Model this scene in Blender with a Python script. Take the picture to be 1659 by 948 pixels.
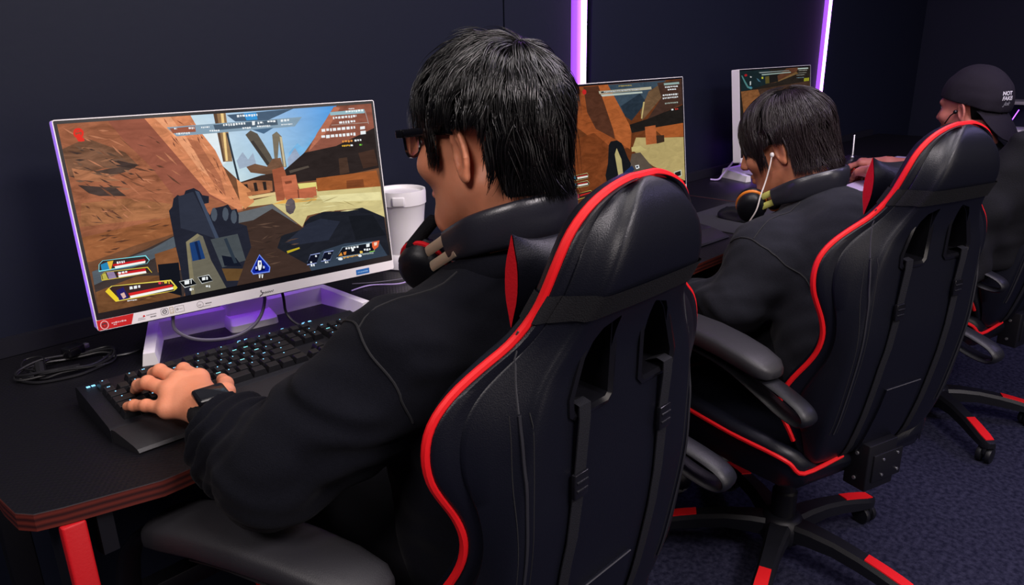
import bpy, bmesh, math, random
import numpy as np
from mathutils import Vector, Matrix, Euler
from mathutils.bvhtree import BVHTree

for _o in list(bpy.data.objects):
    bpy.data.objects.remove(_o)
SC = bpy.context.scene
COL = SC.collection
PI = math.pi


def lin(c):
    out = []
    for v in c[:3]:
        v = v / 255.0
        out.append(v / 12.92 if v <= 0.04045 else ((v + 0.055) / 1.055) ** 2.4)
    return tuple(out)


# ------------------------------------------------------------------ camera
CAM_YAW, CAM_PITCH, CAM_ROLL = 0.7972, 0.3207, -0.0177
CAM_H = 1.255
_f = Vector((math.sin(CAM_YAW) * math.cos(CAM_PITCH), math.cos(CAM_YAW) * math.cos(CAM_PITCH), -math.sin(CAM_PITCH)))
_r = Vector((math.cos(CAM_YAW), -math.sin(CAM_YAW), 0))
_u = _r.cross(_f)
_c, _s = math.cos(CAM_ROLL), math.sin(CAM_ROLL)
_r, _u = _c * _r + _s * _u, -_s * _r + _c * _u
camd = bpy.data.cameras.new('camera')
camd.sensor_width = 36
camd.lens = 36 * 1205.5 / 1659
camd.clip_start = 0.02
cam = bpy.data.objects.new('camera', camd)
cam.matrix_world = Matrix(((_r.x, _u.x, -_f.x, 0), (_r.y, _u.y, -_f.y, 0), (_r.z, _u.z, -_f.z, CAM_H), (0, 0, 0, 1)))
COL.objects.link(cam)
SC.camera = cam

# ------------------------------------------------------------------ colour management, world, lights
SC.view_settings.view_transform = 'Standard'
SC.view_settings.look = 'None'
SC.view_settings.gamma = 1
SC.view_settings.exposure = 0
SC.view_settings.use_curve_mapping = False
SC.cycles.max_bounces = 6
SC.cycles.use_denoising = True
world = bpy.data.worlds.new('world')
SC.world = world
world.use_nodes = True
world.node_tree.nodes['Background'].inputs['Color'].default_value = (0.25, 0.25, 0.45, 1)
world.node_tree.nodes['Background'].inputs['Strength'].default_value = 0.010


def area(name, loc, size, power, col, rot=(0, 0, 0), sy=None):
    l = bpy.data.lights.new(name, 'AREA')
    l.energy = power
    l.color = col
    l.size = size
    if sy:
        l.shape = 'RECTANGLE'
        l.size_y = sy
    o = bpy.data.objects.new(name, l)
    o.location = loc
    o.rotation_euler = rot
    COL.objects.link(o)
    return o


# ceiling lamps over the row of seats
area('ceiling_lamp', (0.55, 0.80, 2.52), 0.7, 10, (1.0, 0.91, 0.88))
area('ceiling_lamp', (1.35, 0.20, 2.52), 0.7, 15, (1.0, 0.93, 0.97))
area('ceiling_lamp', (2.2, 0.4, 2.52), 0.7, 14, (0.90, 0.76, 1.0))
area('ceiling_lamp', (0.80, -1.15, 2.52), 0.8, 62, (1.0, 0.90, 0.92))
# added front fill behind the camera, no such source known
area('front_fill', (1.3, -3.1, 1.55), 2.4, 30, (1.0, 0.88, 0.82), (PI / 2, 0, 0), 1.7)
area('ceiling_lamp', (-1.05, 0.05, 2.52), 0.7, 37, (1.0, 0.90, 0.88))  # added to light faces and the screen bezel from the left
area('ceiling_lamp', (3.4, -1.0, 2.52), 0.6, 18, (0.52, 0.44, 1.0))  # violet tint added in place of strip light on far wall and floor

# ------------------------------------------------------------------ materials
MATS = {}


def mat(name, col, rough=0.6, metal=0.0, spec=0.5, bump=None, noise=None, emit=None, sheen=0.0, trans=0.0, subsurf=0.0):
    """bump=(scale, strength, detail)  noise=(scale, second colour)"""
    m = bpy.data.materials.new(name)
    m.use_nodes = True
    nt = m.node_tree
    b = nt.nodes['Principled BSDF']
    b.inputs['Base Color'].default_value = (*col, 1)
    b.inputs['Roughness'].default_value = rough
    b.inputs['Metallic'].default_value = metal
    b.inputs['Specular IOR Level'].default_value = spec
    if sheen:
        b.inputs['Sheen Weight'].default_value = sheen
    if trans:
        b.inputs['Transmission Weight'].default_value = trans
    if subsurf:
        b.inputs['Subsurface Weight'].default_value = subsurf
        b.inputs['Subsurface Radius'].default_value = (0.012, 0.004, 0.002)
        b.inputs['Subsurface Scale'].default_value = 1.0
    tc = nt.nodes.new('ShaderNodeTexCoord')
    if noise:
        n = nt.nodes.new('ShaderNodeTexNoise')
        n.inputs['Scale'].default_value = noise[0]
        n.inputs['Detail'].default_value = 5
        nt.links.new(tc.outputs['Object'], n.inputs['Vector'])
        mx = nt.nodes.new('ShaderNodeMix')
        mx.data_type = 'RGBA'
        mx.inputs[6].default_value = (*col, 1)
        mx.inputs[7].default_value = (*noise[1], 1)
        rp = nt.nodes.new('ShaderNodeMapRange')
        rp.inputs[1].default_value = 0.35
        rp.inputs[2].default_value = 0.65
        nt.links.new(n.outputs['Fac'], rp.inputs[0])
        nt.links.new(rp.outputs[0], mx.inputs[0])
        nt.links.new(mx.outputs[2], b.inputs['Base Color'])
    if bump:
        n = nt.nodes.new('ShaderNodeTexNoise')
        n.inputs['Scale'].default_value = bump[0]
        n.inputs['Detail'].default_value = bump[2] if len(bump) > 2 else 4
        nt.links.new(tc.outputs['Object'], n.inputs['Vector'])
        bp = nt.nodes.new('ShaderNodeBump')
        bp.inputs['Strength'].default_value = bump[1]
        bp.inputs['Distance'].default_value = 0.002
        nt.links.new(n.outputs['Fac'], bp.inputs['Height'])
        nt.links.new(bp.outputs['Normal'], b.inputs['Normal'])
    if emit:
        b.inputs['Emission Color'].default_value = (*emit[0], 1)
        b.inputs['Emission Strength'].default_value = emit[1]
    MATS[name] = m
    return m


mat('wall_paint', (0.0066, 0.0088, 0.0205), 0.6, spec=0.22, bump=(60, 0.15))
mat('wall_recess', (0.010, 0.010, 0.016), 0.6, spec=0.2)
mat('ceiling_paint', (0.02, 0.02, 0.025), 0.8)
mat('carpet', (0.010, 0.0105, 0.025), 0.95, spec=0.08, noise=(75, (0.030, 0.030, 0.058)), bump=(260, 1.0, 3))
mat('led_channel_glow', (0.3, 0.15, 0.6), 0.5, emit=((0.40, 0.075, 0.95), 1.0))  # strip light falling on the channel wall is put in as emission
mat('lilac_cord', (0.50, 0.38, 0.72), 0.5)
mat('led', (0.9, 0.9, 0.9), 0.5, emit=((0.55, 0.20, 1.0), 11.0))
mat('red_metal', (0.46, 0.006, 0.010), 0.42, bump=(300, 0.08))
mat('black_metal', (0.0045, 0.0045, 0.007), 0.45, spec=0.35)
mat('white_plastic', (0.86, 0.83, 0.83), 0.38)
mat('bezel', (0.006, 0.006, 0.009), 0.25)
mat('black_plastic', (0.0060, 0.0063, 0.0095), 0.45, spec=0.4, bump=(500, 0.12))
mat('gloss_black', (0.006, 0.006, 0.008), 0.16)
mat('key_plastic', (0.009, 0.009, 0.011), 0.36)
mat('legend', (0.1, 0.2, 0.3), 0.5, emit=((0.20, 0.62, 1.0), 1.6))
mat('legend_cyan', (0.1, 0.3, 0.3), 0.5, emit=((0.25, 0.9, 0.95), 1.3))
mat('rest_plastic', (0.013, 0.0125, 0.015), 0.48, bump=(700, 0.15))
mat('leather', (0.0036, 0.0041, 0.0085), 0.40, spec=0.36, bump=(650, 0.16, 2))
mat('band_leather', (0.018, 0.018, 0.026), 0.33, spec=0.7, bump=(500, 0.1, 2))
mat('leather_pad', (0.019, 0.0185, 0.0225), 0.50, spec=0.5, bump=(650, 0.16, 2))
mat('red_piping', (0.72, 0.008, 0.012), 0.5, spec=0.3)
mat('red_cloth', (0.62, 0.008, 0.016), 0.75, spec=0.2, bump=(300, 0.3))
mat('strap_fabric', (0.007, 0.007, 0.009), 0.8, spec=0.25, bump=(600, 0.4))
mat('lumbar_fabric', (0.0085, 0.0088, 0.0125), 0.75, spec=0.25, bump=(600, 0.4))
mat('stitch', (0.006, 0.006, 0.008), 0.8)
mat('zip', (0.018, 0.018, 0.024), 0.5)
mat('seam_pale', (0.035, 0.035, 0.042), 0.7)
mat('skin', (0.76, 0.30, 0.17), 0.46, spec=0.4, noise=(28, (0.71, 0.26, 0.14)), bump=(380, 0.12), subsurf=0.12)
mat('skin_tan', (0.60, 0.20, 0.16), 0.5, spec=0.35, noise=(28, (0.55, 0.18, 0.14)), subsurf=0.1)
mat('lip', (0.45, 0.16, 0.13), 0.5)
mat('eye_white', (0.7, 0.68, 0.66), 0.3)
mat('iris', (0.015, 0.01, 0.008), 0.2)
mat('hair_black', (0.0030, 0.0027, 0.0033), 0.25, spec=0.8)
mat('hair_brown', (0.015, 0.008, 0.010), 0.36, spec=0.6)
mat('hair_under', (0.0025, 0.0022, 0.0025), 0.8, spec=0.08)
mat('hoodie', (0.0022, 0.0025, 0.0052), 0.92, spec=0.12, bump=(700, 0.4), noise=(300, (0.0032, 0.0035, 0.0068)), sheen=0.02)
mat('sweater', (0.0135, 0.0140, 0.0200), 0.92, spec=0.15, bump=(700, 0.4), noise=(240, (0.0165, 0.017, 0.0240)), sheen=0.03)
mat('trousers', (0.004, 0.004, 0.006), 0.9, spec=0.15)
mat('jacket', (0.006, 0.006, 0.009), 0.85, spec=0.2, bump=(300, 0.4))
mat('cap_cloth', (0.016, 0.013, 0.021), 0.85, spec=0.2, bump=(600, 0.3))
mat('white_print', (0.75, 0.73, 0.78), 0.7)
mat('grey_print', (0.22, 0.22, 0.24), 0.7)
mat('shoe_white', (0.5, 0.5, 0.5), 0.6)
mat('gold', (0.72, 0.58, 0.42), 0.42, metal=0.6, bump=(900, 0.25))
mat('silver', (0.6, 0.58, 0.62), 0.3, metal=0.9)
mat('foam', (0.008, 0.008, 0.010), 0.9, spec=0.15, bump=(500, 0.6))
mat('cable_black', (0.010, 0.010, 0.012), 0.4)
mat('cable_grey', (0.10, 0.09, 0.12), 0.45)
mat('white_wire', (0.75, 0.68, 0.66), 0.5)
mat('sticker_red', (0.62, 0.012, 0.014), 0.4)
mat('sticker_blue', (0.015, 0.16, 0.52), 0.4)
mat('ink', (0.03, 0.03, 0.035), 0.5)
mat('ink_grey', (0.33, 0.31, 0.32), 0.5)
mat('ink_gold', (0.55, 0.44, 0.28), 0.5)
mat('ink_pale', (0.80, 0.55, 0.55), 0.5)
mat('ink_sky', (0.35, 0.60, 0.85), 0.5)
mat('screw', (0.5, 0.5, 0.52), 0.3, metal=0.9)
mat('paper_lilac', (0.62, 0.52, 0.78), 0.6)
mat('mouse_pad', (0.020, 0.020, 0.026), 0.8, bump=(400, 0.3))
mat('watch_glass', (0.012, 0.013, 0.016), 0.06)
mat('yellow_accent', (0.5, 0.48, 0.12), 0.5)
mat('orange_accent', (0.8, 0.22, 0.02), 0.5)
mat('glass_lens', (0.9, 0.92, 0.95), 0.02, trans=1.0)
mat('red_led', (0.4, 0.02, 0.02), 0.5, emit=((1.0, 0.03, 0.02), 0.8))
mat('purple_led', (0.4, 0.2, 0.8), 0.5, emit=((0.30, 0.06, 1.0), 5.0))


def desk_material():
    m = mat('desk_top', (0.0045, 0.0042, 0.0062), 0.42, spec=0.35)
    nt = m.node_tree
    b = nt.nodes['Principled BSDF']
    tc = nt.nodes.new('ShaderNodeTexCoord')
    hs = []
    for rot in (0.62, -0.95):
        mp = nt.nodes.new('ShaderNodeMapping')
        mp.inputs['Rotation'].default_value = (0, 0, rot)
        w = nt.nodes.new('ShaderNodeTexWave')
        w.inputs['Scale'].default_value = 48
        w.inputs['Distortion'].default_value = 0.0
        nt.links.new(tc.outputs['Object'], mp.inputs['Vector'])
        nt.links.new(mp.outputs['Vector'], w.inputs['Vector'])
        hs.append(w)
    mu = nt.nodes.new('ShaderNodeMath')
    mu.operation = 'MULTIPLY'
    nt.links.new(hs[0].outputs['Fac'], mu.inputs[0])
    nt.links.new(hs[1].outputs['Fac'], mu.inputs[1])
    bp = nt.nodes.new('ShaderNodeBump')
    bp.inputs['Strength'].default_value = 0.3
    bp.inputs['Distance'].default_value = 0.0010
    nt.links.new(mu.outputs[0], bp.inputs['Height'])
    nt.links.new(bp.outputs['Normal'], b.inputs['Normal'])
    m2 = mat('desk_edge', (0.10, 0.010, 0.008), 0.5)
    nt = m2.node_tree
    b = nt.nodes['Principled BSDF']
    tc = nt.nodes.new('ShaderNodeTexCoord')
    w = nt.nodes.new('ShaderNodeTexWave')
    w.bands_direction = 'Z'
    w.inputs['Scale'].default_value = 36
    w.inputs['Distortion'].default_value = 0.6
    nt.links.new(tc.outputs['Object'], w.inputs['Vector'])
    cr = nt.nodes.new('ShaderNodeMix')
    cr.data_type = 'RGBA'
    cr.inputs[6].default_value = (0.022, 0.003, 0.003, 1)
    cr.inputs[7].default_value = (0.105, 0.014, 0.008, 1)
    nt.links.new(w.outputs['Fac'], cr.inputs[0])
    nt.links.new(cr.outputs[2], b.inputs['Base Color'])


desk_material()


def screen_material(name, strength):
    m = bpy.data.materials.new(name)
    m.use_nodes = True
    nt = m.node_tree
    for n in list(nt.nodes):
        nt.nodes.remove(n)
    out = nt.nodes.new('ShaderNodeOutputMaterial')
    em = nt.nodes.new('ShaderNodeEmission')
    em.inputs['Strength'].default_value = strength
    at = nt.nodes.new('ShaderNodeVertexColor')
    at.layer_name = 'picture'
    tc = nt.nodes.new('ShaderNodeTexCoord')
    n = nt.nodes.new('ShaderNodeTexNoise')
    n.inputs['Scale'].default_value = 26
    n.inputs['Detail'].default_value = 7
    n.inputs['Roughness'].default_value = 0.65
    n.inputs['Distortion'].default_value = 1.2
    mp = nt.nodes.new('ShaderNodeMapping')
    mp.inputs['Rotation'].default_value = (0, 0.6, 0)
    mp.inputs['Scale'].default_value = (0.7, 1.0, 2.0)
    nt.links.new(tc.outputs['Object'], mp.inputs['Vector'])
    nt.links.new(mp.outputs['Vector'], n.inputs['Vector'])
    sub = nt.nodes.new('ShaderNodeMath')
    sub.operation = 'SUBTRACT'
    sub.inputs[1].default_value = 0.5
    nt.links.new(n.outputs['Fac'], sub.inputs[0])
    mul = nt.nodes.new('ShaderNodeMath')
    mul.operation = 'MULTIPLY'
    nt.links.new(sub.outputs[0], mul.inputs[0])
    nt.links.new(at.outputs['Alpha'], mul.inputs[1])
    add = nt.nodes.new('ShaderNodeMath')
    add.operation = 'MULTIPLY_ADD'
    add.inputs[1].default_value = 3.6
    add.inputs[2].default_value = 1.0
    nt.links.new(mul.outputs[0], add.inputs[0])
    vm = nt.nodes.new('ShaderNodeVectorMath')
    vm.operation = 'SCALE'
    nt.links.new(at.outputs['Color'], vm.inputs[0])
    nt.links.new(add.outputs[0], vm.inputs['Scale'])
    nt.links.new(vm.outputs[0], em.inputs['Color'])
    nt.links.new(em.outputs[0], out.inputs['Surface'])
    MATS[name] = m


screen_material('screen', 1.0)


# ------------------------------------------------------------------ mesh helpers
class MB:
    """collects shapes and links them as one mesh object"""

    def __init__(self):
        self.v, self.f, self.m, self.mats = [], [], [], []

    def mi(self, name):
        if name not in self.mats:
            self.mats.append(name)
        return self.mats.index(name)

    def add(self, verts, faces, m, M=None):
        o = len(self.v)
        if M is not None:
            verts = [M @ Vector(p) for p in verts]
        self.v.extend([tuple(p) for p in verts])
        k = self.mi(m)
        for f in faces:
            self.f.append([i + o for i in f])
            self.m.append(k)
        return self

    def box(self, lo, hi, m, bev=0.0, M=None):
        x0, y0, z0 = lo
        x1, y1, z1 = hi
        b = min(bev, (x1 - x0) * .49, (y1 - y0) * .49, (z1 - z0) * .49)
        if b <= 0:
            v = [(x0, y0, z0), (x1, y0, z0), (x1, y1, z0), (x0, y1, z0), (x0, y0, z1), (x1, y0, z1), (x1, y1, z1), (x0, y1, z1)]
            f = [(0, 3, 2, 1), (4, 5, 6, 7), (0, 1, 5, 4), (1, 2, 6, 5), (2, 3, 7, 6), (3, 0, 4, 7)]
            return self.add(v, f, m, M)
        # rounded box: rings of a rounded rectangle
        def ring(ins, z):
            r = b
            pts = []
            for cx, cy, a0 in ((x1 - r, y1 - r, 0), (x0 + r, y1 - r, 90), (x0 + r, y0 + r, 180), (x1 - r, y0 + r, 270)):
                for k in range(4):
                    a = math.radians(a0 + 30 * k)
                    pts.append((cx + (r - ins) * math.cos(a), cy + (r - ins) * math.sin(a), z))
            return pts
        rings = [ring(b * .7, z0), ring(b * .2, z0 + b * .25), ring(0, z0 + b * .8), ring(0, z1 - b * .8), ring(b * .2, z1 - b * .25), ring(b * .7, z1)]
        return self.loft(rings, m, M=M)

    def loft(self, rings, m, closed=True, cap=True, M=None, loop=False):
        n = len(rings[0])
        v = [p for r in rings for p in r]
        f = []
        R = len(rings)
        for i in range(R if loop else R - 1):
            j = (i + 1) % R
            for k in range(n if closed else n - 1):
                k2 = (k + 1) % n
                f.append((i * n + k, i * n + k2, j * n + k2, j * n + k))
        if cap and closed and not loop:
            f.append(tuple(reversed(range(n))))
            f.append(tuple((R - 1) * n + k for k in range(n)))
        return self.add(v, f, m, M)

    def tube(self, pts, r, m, n=8, M=None, closed=False, flat=None, up=None, cap=True):
        """sweep a circle (or an ellipse: flat=(a,b)) along pts; r one radius or one per point"""
        pts = [Vector(p) for p in pts]
        N = len(pts)
        rs = r if isinstance(r, (list, tuple)) else [r] * N
        rings = []
        prev = None
        for i, p in enumerate(pts):
            a = pts[i - 1] if i > 0 else (pts[-1] if closed else p)
            b = pts[i + 1] if i < N - 1 else (pts[0] if closed else p)
            t = (b - a)
            if t.length < 1e-9:
                t = Vector((0, 0, 1))
            t.normalize()
            if up is not None:
                s = t.cross(Vector(up))
            elif prev is None:
                s = t.cross(Vector((0, 0, 1)) if abs(t.z) < .9 else Vector((1, 0, 0)))
            else:
                s = prev - t * prev.dot(t)
            if s.length < 1e-6:
                s = t.orthogonal()
            s.normalize()
            prev = s
            w = t.cross(s)
            ea, eb = flat if flat else (1, 1)
            rings.append([tuple(p + s * (math.cos(2 * PI * k / n) * rs[i] * ea) + w * (math.sin(2 * PI * k / n) * rs[i] * eb)) for k in range(n)])
        return self.loft(rings, m, cap=cap, M=M, loop=closed)

    def lathe(self, prof, m, n=24, M=None, cap=True):
        rings = [[(r * math.cos(2 * PI * k / n), r * math.sin(2 * PI * k / n), z) for k in range(n)] for r, z in prof]
        return self.loft(rings, m, M=M, cap=cap)

    def prism(self, poly, z0, z1, m, M=None, side=None):
        n = len(poly)
        if sum(poly[i][0] * poly[(i + 1) % n][1] - poly[(i + 1) % n][0] * poly[i][1] for i in range(n)) < 0:
            poly = list(reversed(poly))
        v = [(x, y, z0) for x, y in poly] + [(x, y, z1) for x, y in poly]
        self.add(v, [tuple(reversed(range(n))), tuple(range(n, 2 * n))], m, M)
        return self.add(v, [(i, (i + 1) % n, n + (i + 1) % n, n + i) for i in range(n)], side or m, M)

    def ball(self, c, r, m, n=12, M=None):
        rx, ry, rz = r if isinstance(r, (tuple, list)) else (r, r, r)
        rings = []
        for i in range(1, n):
            a = PI * i / n
            rings.append([(c[0] + rx * math.sin(a) * math.cos(2 * PI * k / (2 * n)), c[1] + ry * math.sin(a) * math.sin(2 * PI * k / (2 * n)), c[2] - rz * math.cos(a)) for k in range(2 * n)])
        return self.loft(rings, m, M=M)

    def build(self, name, parent=None, smooth=35, loc=None):
        me = bpy.data.meshes.new(name)
        me.from_pydata(self.v, [], self.f)
        for k in self.mats:
            me.materials.append(MATS[k])
        me.polygons.foreach_set('material_index', self.m)
        if smooth is not None:
            me.polygons.foreach_set('use_smooth', [True] * len(me.polygons))
            if smooth < 180:
                me.set_sharp_from_angle(angle=math.radians(smooth))
        me.update()
        bm = bmesh.new()
        bm.from_mesh(me)
        bmesh.ops.recalc_face_normals(bm, faces=bm.faces)
        bm.to_mesh(me)
        bm.free()
        o = bpy.data.objects.new(name, me)
        COL.objects.link(o)
        if parent is not None:
            o.parent = parent
        if loc:
            o.location = loc
        return o


def catmull(pts, n=8, closed=False):
    pts = [np.array(p, float) for p in pts]
    N = len(pts)
    out = []
    for i in range(N if closed else N - 1):
        p0 = pts[(i - 1) % N] if closed or i > 0 else pts[0]
        p1 = pts[i]
        p2 = pts[(i + 1) % N]
        p3 = pts[(i + 2) % N] if closed or i + 2 < N else pts[-1]
        for k in range(n):
            t = k / n
            out.append(tuple(.5 * (2 * p1 + (p2 - p0) * t + (2 * p0 - 5 * p1 + 4 * p2 - p3) * t * t + (3 * p1 - p0 - 3 * p2 + p3) * t ** 3)))
    if not closed:
        out.append(tuple(pts[-1]))
    return out


def tag(o, label=None, cat=None, group=None, kind=None):
    if label:
        o['label'] = label
    if cat:
        o['category'] = cat
    if group:
        o['group'] = group
    if kind:
        o['kind'] = kind
    return o


def thing(name, label, cat, loc=(0, 0, 0), rz=0.0, group=None):
    o = bpy.data.objects.new(name, None)
    o.empty_display_size = 0.05
    o.location = loc
    o.rotation_euler = (0, 0, rz)
    COL.objects.link(o)
    return tag(o, label, cat, group)


def copy_tree(o, parent=None):
    c = o.copy()
    COL.objects.link(c)
    if parent is not None:
        c.parent = parent
    for ch in list(o.children):
        copy_tree(ch, c)
    return c


# ------------------------------------------------------------------ signed distance fields (cloth, skin, hair masses)
class Field:
    def __init__(self, lo, hi, h):
        self.lo = np.array(lo, np.float32)
        self.h = h
        n = [int(math.ceil((hi[i] - lo[i]) / h)) + 1 for i in range(3)]
        ax = [self.lo[i] + h * np.arange(n[i], dtype=np.float32) for i in range(3)]
        self.X, self.Y, self.Z = np.meshgrid(*ax, indexing='ij')
        self.V = np.full(self.X.shape, 10.0, np.float32)

    def add(self, d, k=0.0):
        if k <= 0:
            self.V = np.minimum(self.V, d)
        else:
            g = np.clip(0.5 + 0.5 * (self.V - d) / k, 0, 1)
            self.V = self.V * (1 - g) + d * g - k * g * (1 - g)

    def sub(self, d, k=0.0):
        d = -d
        if k <= 0:
            self.V = np.maximum(self.V, d)
        else:
            g = np.clip(0.5 - 0.5 * (self.V - d) / k, 0, 1)
            self.V = self.V * (1 - g) + d * g + k * g * (1 - g)

    def cut(self, d, k=0.0):   # intersect
        self.sub(-d, k)

    def ell(self, c, r, R=None):
        x, y, z = self.X - c[0], self.Y - c[1], self.Z - c[2]
        if R is not None:
            R = np.array(R, np.float32)
            x, y, z = (R[0, 0] * x + R[1, 0] * y + R[2, 0] * z, R[0, 1] * x + R[1, 1] * y + R[2, 1] * z, R[0, 2] * x + R[1, 2] * y + R[2, 2] * z)
        a = np.sqrt((x / r[0]) ** 2 + (y / r[1]) ** 2 + (z / r[2]) ** 2)
        b = np.sqrt((x / r[0] ** 2) ** 2 + (y / r[1] ** 2) ** 2 + (z / r[2] ** 2) ** 2) + 1e-9
        return a * (a - 1) / b

    def cone(self, a, b, ra, rb, sc=None):
        a = np.array(a, np.float32)
        b = np.array(b, np.float32)
        s = np.array(sc if sc else (1, 1, 1), np.float32)
        ab = (b - a) * s
        x, y, z = (self.X - a[0]) * s[0], (self.Y - a[1]) * s[1], (self.Z - a[2]) * s[2]
        t = np.clip((x * ab[0] + y * ab[1] + z * ab[2]) / max(1e-9, float(ab @ ab)), 0, 1)
        d = np.sqrt((x - t * ab[0]) ** 2 + (y - t * ab[1]) ** 2 + (z - t * ab[2]) ** 2) - (ra + t * (rb - ra))
        return d / float(s.max())

    def chain(self, pts, rs, k=0.01, sc=None):
        d = None
        for i in range(len(pts) - 1):
            e = self.cone(pts[i], pts[i + 1], rs[i], rs[i + 1], sc)
            if d is None:
                d = e
            else:
                g = np.clip(0.5 + 0.5 * (d - e) / k, 0, 1)
                d = d * (1 - g) + e * g - k * g * (1 - g)
        return d

    def wob(self, s, seed=0):
        """smooth wandering noise of wavelength s, about -1..1"""
        rs = np.random.RandomState(seed)
        out = np.zeros_like(self.X)
        for i in range(5):
            k = rs.normal(size=3) * 6.28 / s * .6
            k2 = rs.normal(size=3) * 6.28 / s * .35
            out += np.sin(k[0] * self.X + k[1] * self.Y + k[2] * self.Z + rs.uniform(0, 6.28) + 1.2 * np.sin(k2[0] * self.X + k2[1] * self.Y + k2[2] * self.Z))
        return out / 3.0

    def mesh(self):
        V, h = self.V, self.h
        S = V < 0
        nx, ny, nz = V.shape
        cnt = np.zeros((nx - 1, ny - 1, nz - 1), np.uint8)
        for dx in (0, 1):
            for dy in (0, 1):
                for dz in (0, 1):
                    cnt += S[dx:nx - 1 + dx, dy:ny - 1 + dy, dz:nz - 1 + dz]
        act = (cnt > 0) & (cnt < 8)
        I, J, K = np.nonzero(act)
        idx = np.full(act.shape, -1, np.int64)
        idx[I, J, K] = np.arange(len(I))
        corners = [(dx, dy, dz) for dx in (0, 1) for dy in (0, 1) for dz in (0, 1)]
        vals = {c: V[I + c[0], J + c[1], K + c[2]] for c in corners}
        P = np.zeros((len(I), 3))
        N = np.zeros(len(I))
        for c in corners:
            for ax in range(3):
                if c[ax] == 0:
                    d = list(c)
                    d[ax] = 1
                    a, b = vals[c], vals[tuple(d)]
                    mk = (a < 0) != (b < 0)
                    t = np.where(mk, a / np.where(mk, a - b, 1), 0)
                    q = np.tile(np.array(c, float), (len(I), 1))
                    q[:, ax] += t
                    P[mk] += q[mk]
                    N += mk
        P = P / N[:, None] + np.stack([I, J, K], -1)
        P = P * h + self.lo
        F = []
        for ax in range(3):
            o1, o2 = [(1, 2), (2, 0), (0, 1)][ax]
            sl0 = [slice(0, -1) if a == ax else slice(1, -1) for a in range(3)]
            sl1 = [slice(1, None) if a == ax else slice(1, -1) for a in range(3)]
            A, B = S[tuple(sl0)], S[tuple(sl1)]
            e = np.stack(np.nonzero(A != B), -1)
            if not len(e):
                continue
            inside = A[tuple(e.T)]
            e = e + np.array([0 if a == ax else 1 for a in range(3)])
            d1 = np.zeros(3, int)
            d1[o1] = 1
            d2 = np.zeros(3, int)
            d2[o2] = 1
            q = np.stack([idx[tuple((e - d1 - d2).T)], idx[tuple((e - d2).T)], idx[tuple(e.T)], idx[tuple((e - d1).T)]], -1)
            q[~inside] = q[~inside][:, ::-1]
            F.append(q)
        F = np.concatenate(F)
        return P, F


def np_mesh(name, parts, parent=None, M=None, inv=None):
    """parts: list of (P, F, material); one smooth mesh object"""
    vs, fs, ms, mats = [], [], [], []
    o = 0
    for P, F, m in parts:
        vs.append(P)
        fs.append(F + o)
        o += len(P)
        if m not in mats:
            mats.append(m)
        ms.append(np.full(len(F), mats.index(m)))
    P = np.concatenate(vs)
    if M is not None:
        A = np.array(M)
        P = P @ A[:3, :3].T + A[:3, 3]
    F = np.concatenate(fs)
    me = bpy.data.meshes.new(name)
    me.from_pydata(P.tolist(), [], F.tolist())
    for k in mats:
        me.materials.append(MATS[k])
    me.polygons.foreach_set('material_index', np.concatenate(ms).astype(np.int32))
    me.polygons.foreach_set('use_smooth', [True] * len(me.polygons))
    me.update()
    ob = bpy.data.objects.new(name, me)
    COL.objects.link(ob)
    if parent is not None:
        ob.parent = parent
    return ob


def bvh(o):
    me = o.data
    return BVHTree.FromPolygons([v.co for v in me.vertices], [tuple(p.vertices) for p in me.polygons])


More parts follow.
